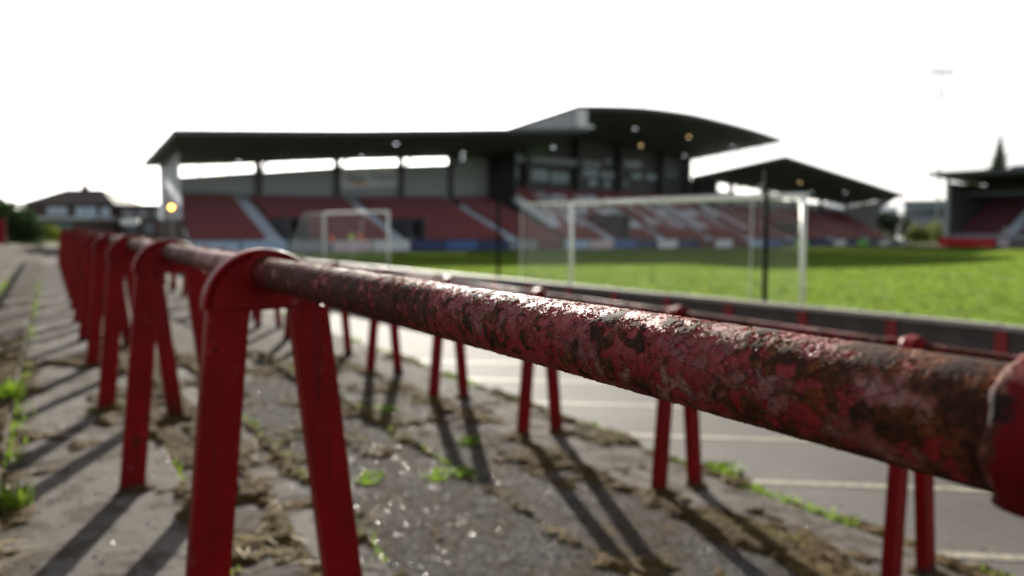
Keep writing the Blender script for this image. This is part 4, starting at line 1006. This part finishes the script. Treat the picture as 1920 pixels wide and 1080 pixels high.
# moss cushions: a lumpy mat wherever a noise field is high and along the joints, with upright flecks on it
FEET = [(.434 + f_, t_) for t_ in ts1 if t_ > -1 for f_ in (-.166, .235)]
for t_ in ts2:
    for f_ in (-.165, .165):
        q = Vector(((3.22 + f_) * math.cos(T2) - t_ * math.sin(T2), (3.22 + f_) * math.sin(T2) + t_ * math.cos(T2)))
        FEET.append((q.x * cT + q.y * sT, -q.x * sT + q.y * cT))
FEET = [q for q in FEET if -1 < q[1] < 8.5]
def mossfield(p, t):
    jd = min(abs(p - q) for q in JOINTS)
    v = mn.noise(Vector((p * 1.9, t * 1.5, 3.3))) * .55 + mn.noise(Vector((p * 5.3, t * 4.6, 7.1))) * .35 + mn.noise(Vector((p * 15, t * 14, 1.7))) * .22
    v += .34 * max(0, 1 - jd / .16)
    fd = min(max(abs(p - a) - .047, abs(t - b) - .026) for a, b in FEET)
    if fd < .06: v += .38 * (1 - max(fd, 0) / .06)
    if -.19 < p < .45: v -= .09
    if .82 < p < 1.0: v -= .13
    if 3.1 < p < 3.5: v -= .08
    if p < -.19: v += .15
    if .483 < p < .80: v += .16
    if 1.9 < p < 3.0: v += .06
    if 1.05 < p < 1.85 and t < 4: v -= .10
    return v - .195
ph = np.arange(-1.9, 3.72, .0135); th_ = np.arange(-.7, 8.2, .0135)
G = np.empty((len(ph), len(th_), 3)); K = np.zeros((len(ph), len(th_)))
for i, p in enumerate(ph):
    z0 = tread_z(p)
    for j, t in enumerate(th_):
        v = mossfield(p, t); K[i, j] = v; G[i, j] = (p, t, z0)
ok = K > 0
G[..., 2] += np.where(ok, .003 + np.minimum(.020, K * .07) + rng.random(K.shape) * np.minimum(.014, .004 + np.maximum(K, 0) * .05), -.004)
G[..., :2] += (rng.random(G[..., :2].shape) - .5) * .009
q00, q10, q01, q11 = ok[:-1, :-1], ok[1:, :-1], ok[:-1, 1:], ok[1:, 1:]
zz = G[..., 2]; flat = np.maximum(abs(zz[1:, :-1] - zz[:-1, :-1]), abs(zz[1:, 1:] - zz[:-1, 1:])) < .05
I, J = np.nonzero((q00.astype(int) + q10 + q01 + q11 >= 2) & flat); n2_ = len(th_)
F4 = np.stack([I * n2_ + J, (I + 1) * n2_ + J, (I + 1) * n2_ + J + 1, I * n2_ + J + 1], -1)
used, inv = np.unique(F4.ravel(), return_inverse=True)
link("moss_mat", fastmesh("moss_mat", G.reshape(-1, 3)[used], inv.reshape(-1, 4), M['moss_mat'], True), TER, kind='stuff')
fleck = ([(-.5, 0, 0), (.5, 0, 0), (.25, .5, 1), (-.35, .4, .9)], [(0, 1, 2, 3)])
mb, mg = [], []
I, J = np.nonzero(K > .01); sel = rng.choice(len(I), min(85000, len(I)), replace=False)
for a in sel:
    i, j = I[a], J[a]; p, t, z = G[i, j]
    (mg if mn.noise(Vector((p * 2.2, t * 1.7, 9))) > .20 else mb).append((p, t, z - .002, random.uniform(.004, .009)))
scatter("brown_moss", 0, fleck, M['moss'], mb); scatter("olive_moss", 0, fleck, M['moss_g'], mg)
mossval = mossfield
# green growth strung along the joints
pts = []
for q, lo, hi, dens in ((-.67, 1.5, 16, 4200), (-.19, 4, 18, 1300), (1.037, 1.2, 8, 5200), (1.94, 2, 8, 2400), (3.6, -.2, 16, 4500), (.483, 1, 6, 500), (-1.2, 2, 20, 2600)):
    for k in range(dens):
        t = lo + (hi - lo) * random.random() ** 1.3
        if mn.noise(Vector((t * 1.9, q * 7, 1))) < -.05: continue
        pts.append((q + random.gauss(0, .034), t, tread_z(q + .01) + .0, random.uniform(.02, .045)))
blade = ([(-.12, 0, 0), (.12, 0, 0), (.14, .3, .8), (0, .7, 1.1)], [(0, 1, 2, 3)])
scatter("joint_grass", 0, blade, M['weed'], pts)
# dead grass stalks
pts = []
for k in range(4200):
    p = random.choice((random.gauss(.95, .25), random.gauss(-.40, .22), random.gauss(-.35, .2), random.gauss(1.6, .5), random.gauss(3.5, .15))); t = random.random() ** 1.5 * 5 - .5
    if mossval(p, t) < (-.02 if p > 0 else -.12): continue
    pts.append((p, t, tread_z(p) + random.uniform(.004, .02), random.uniform(.05, .16)))
stalk = ([(-.5, -.012, 0), (0, -.018, .06), (0, .018, .06), (-.5, .012, 0), (.5, -.004, .02), (.5, .006, .02)], [(0, 1, 2, 3), (1, 4, 5, 2)])
scatter("dead_grass", 0, stalk, M['straw'], pts)
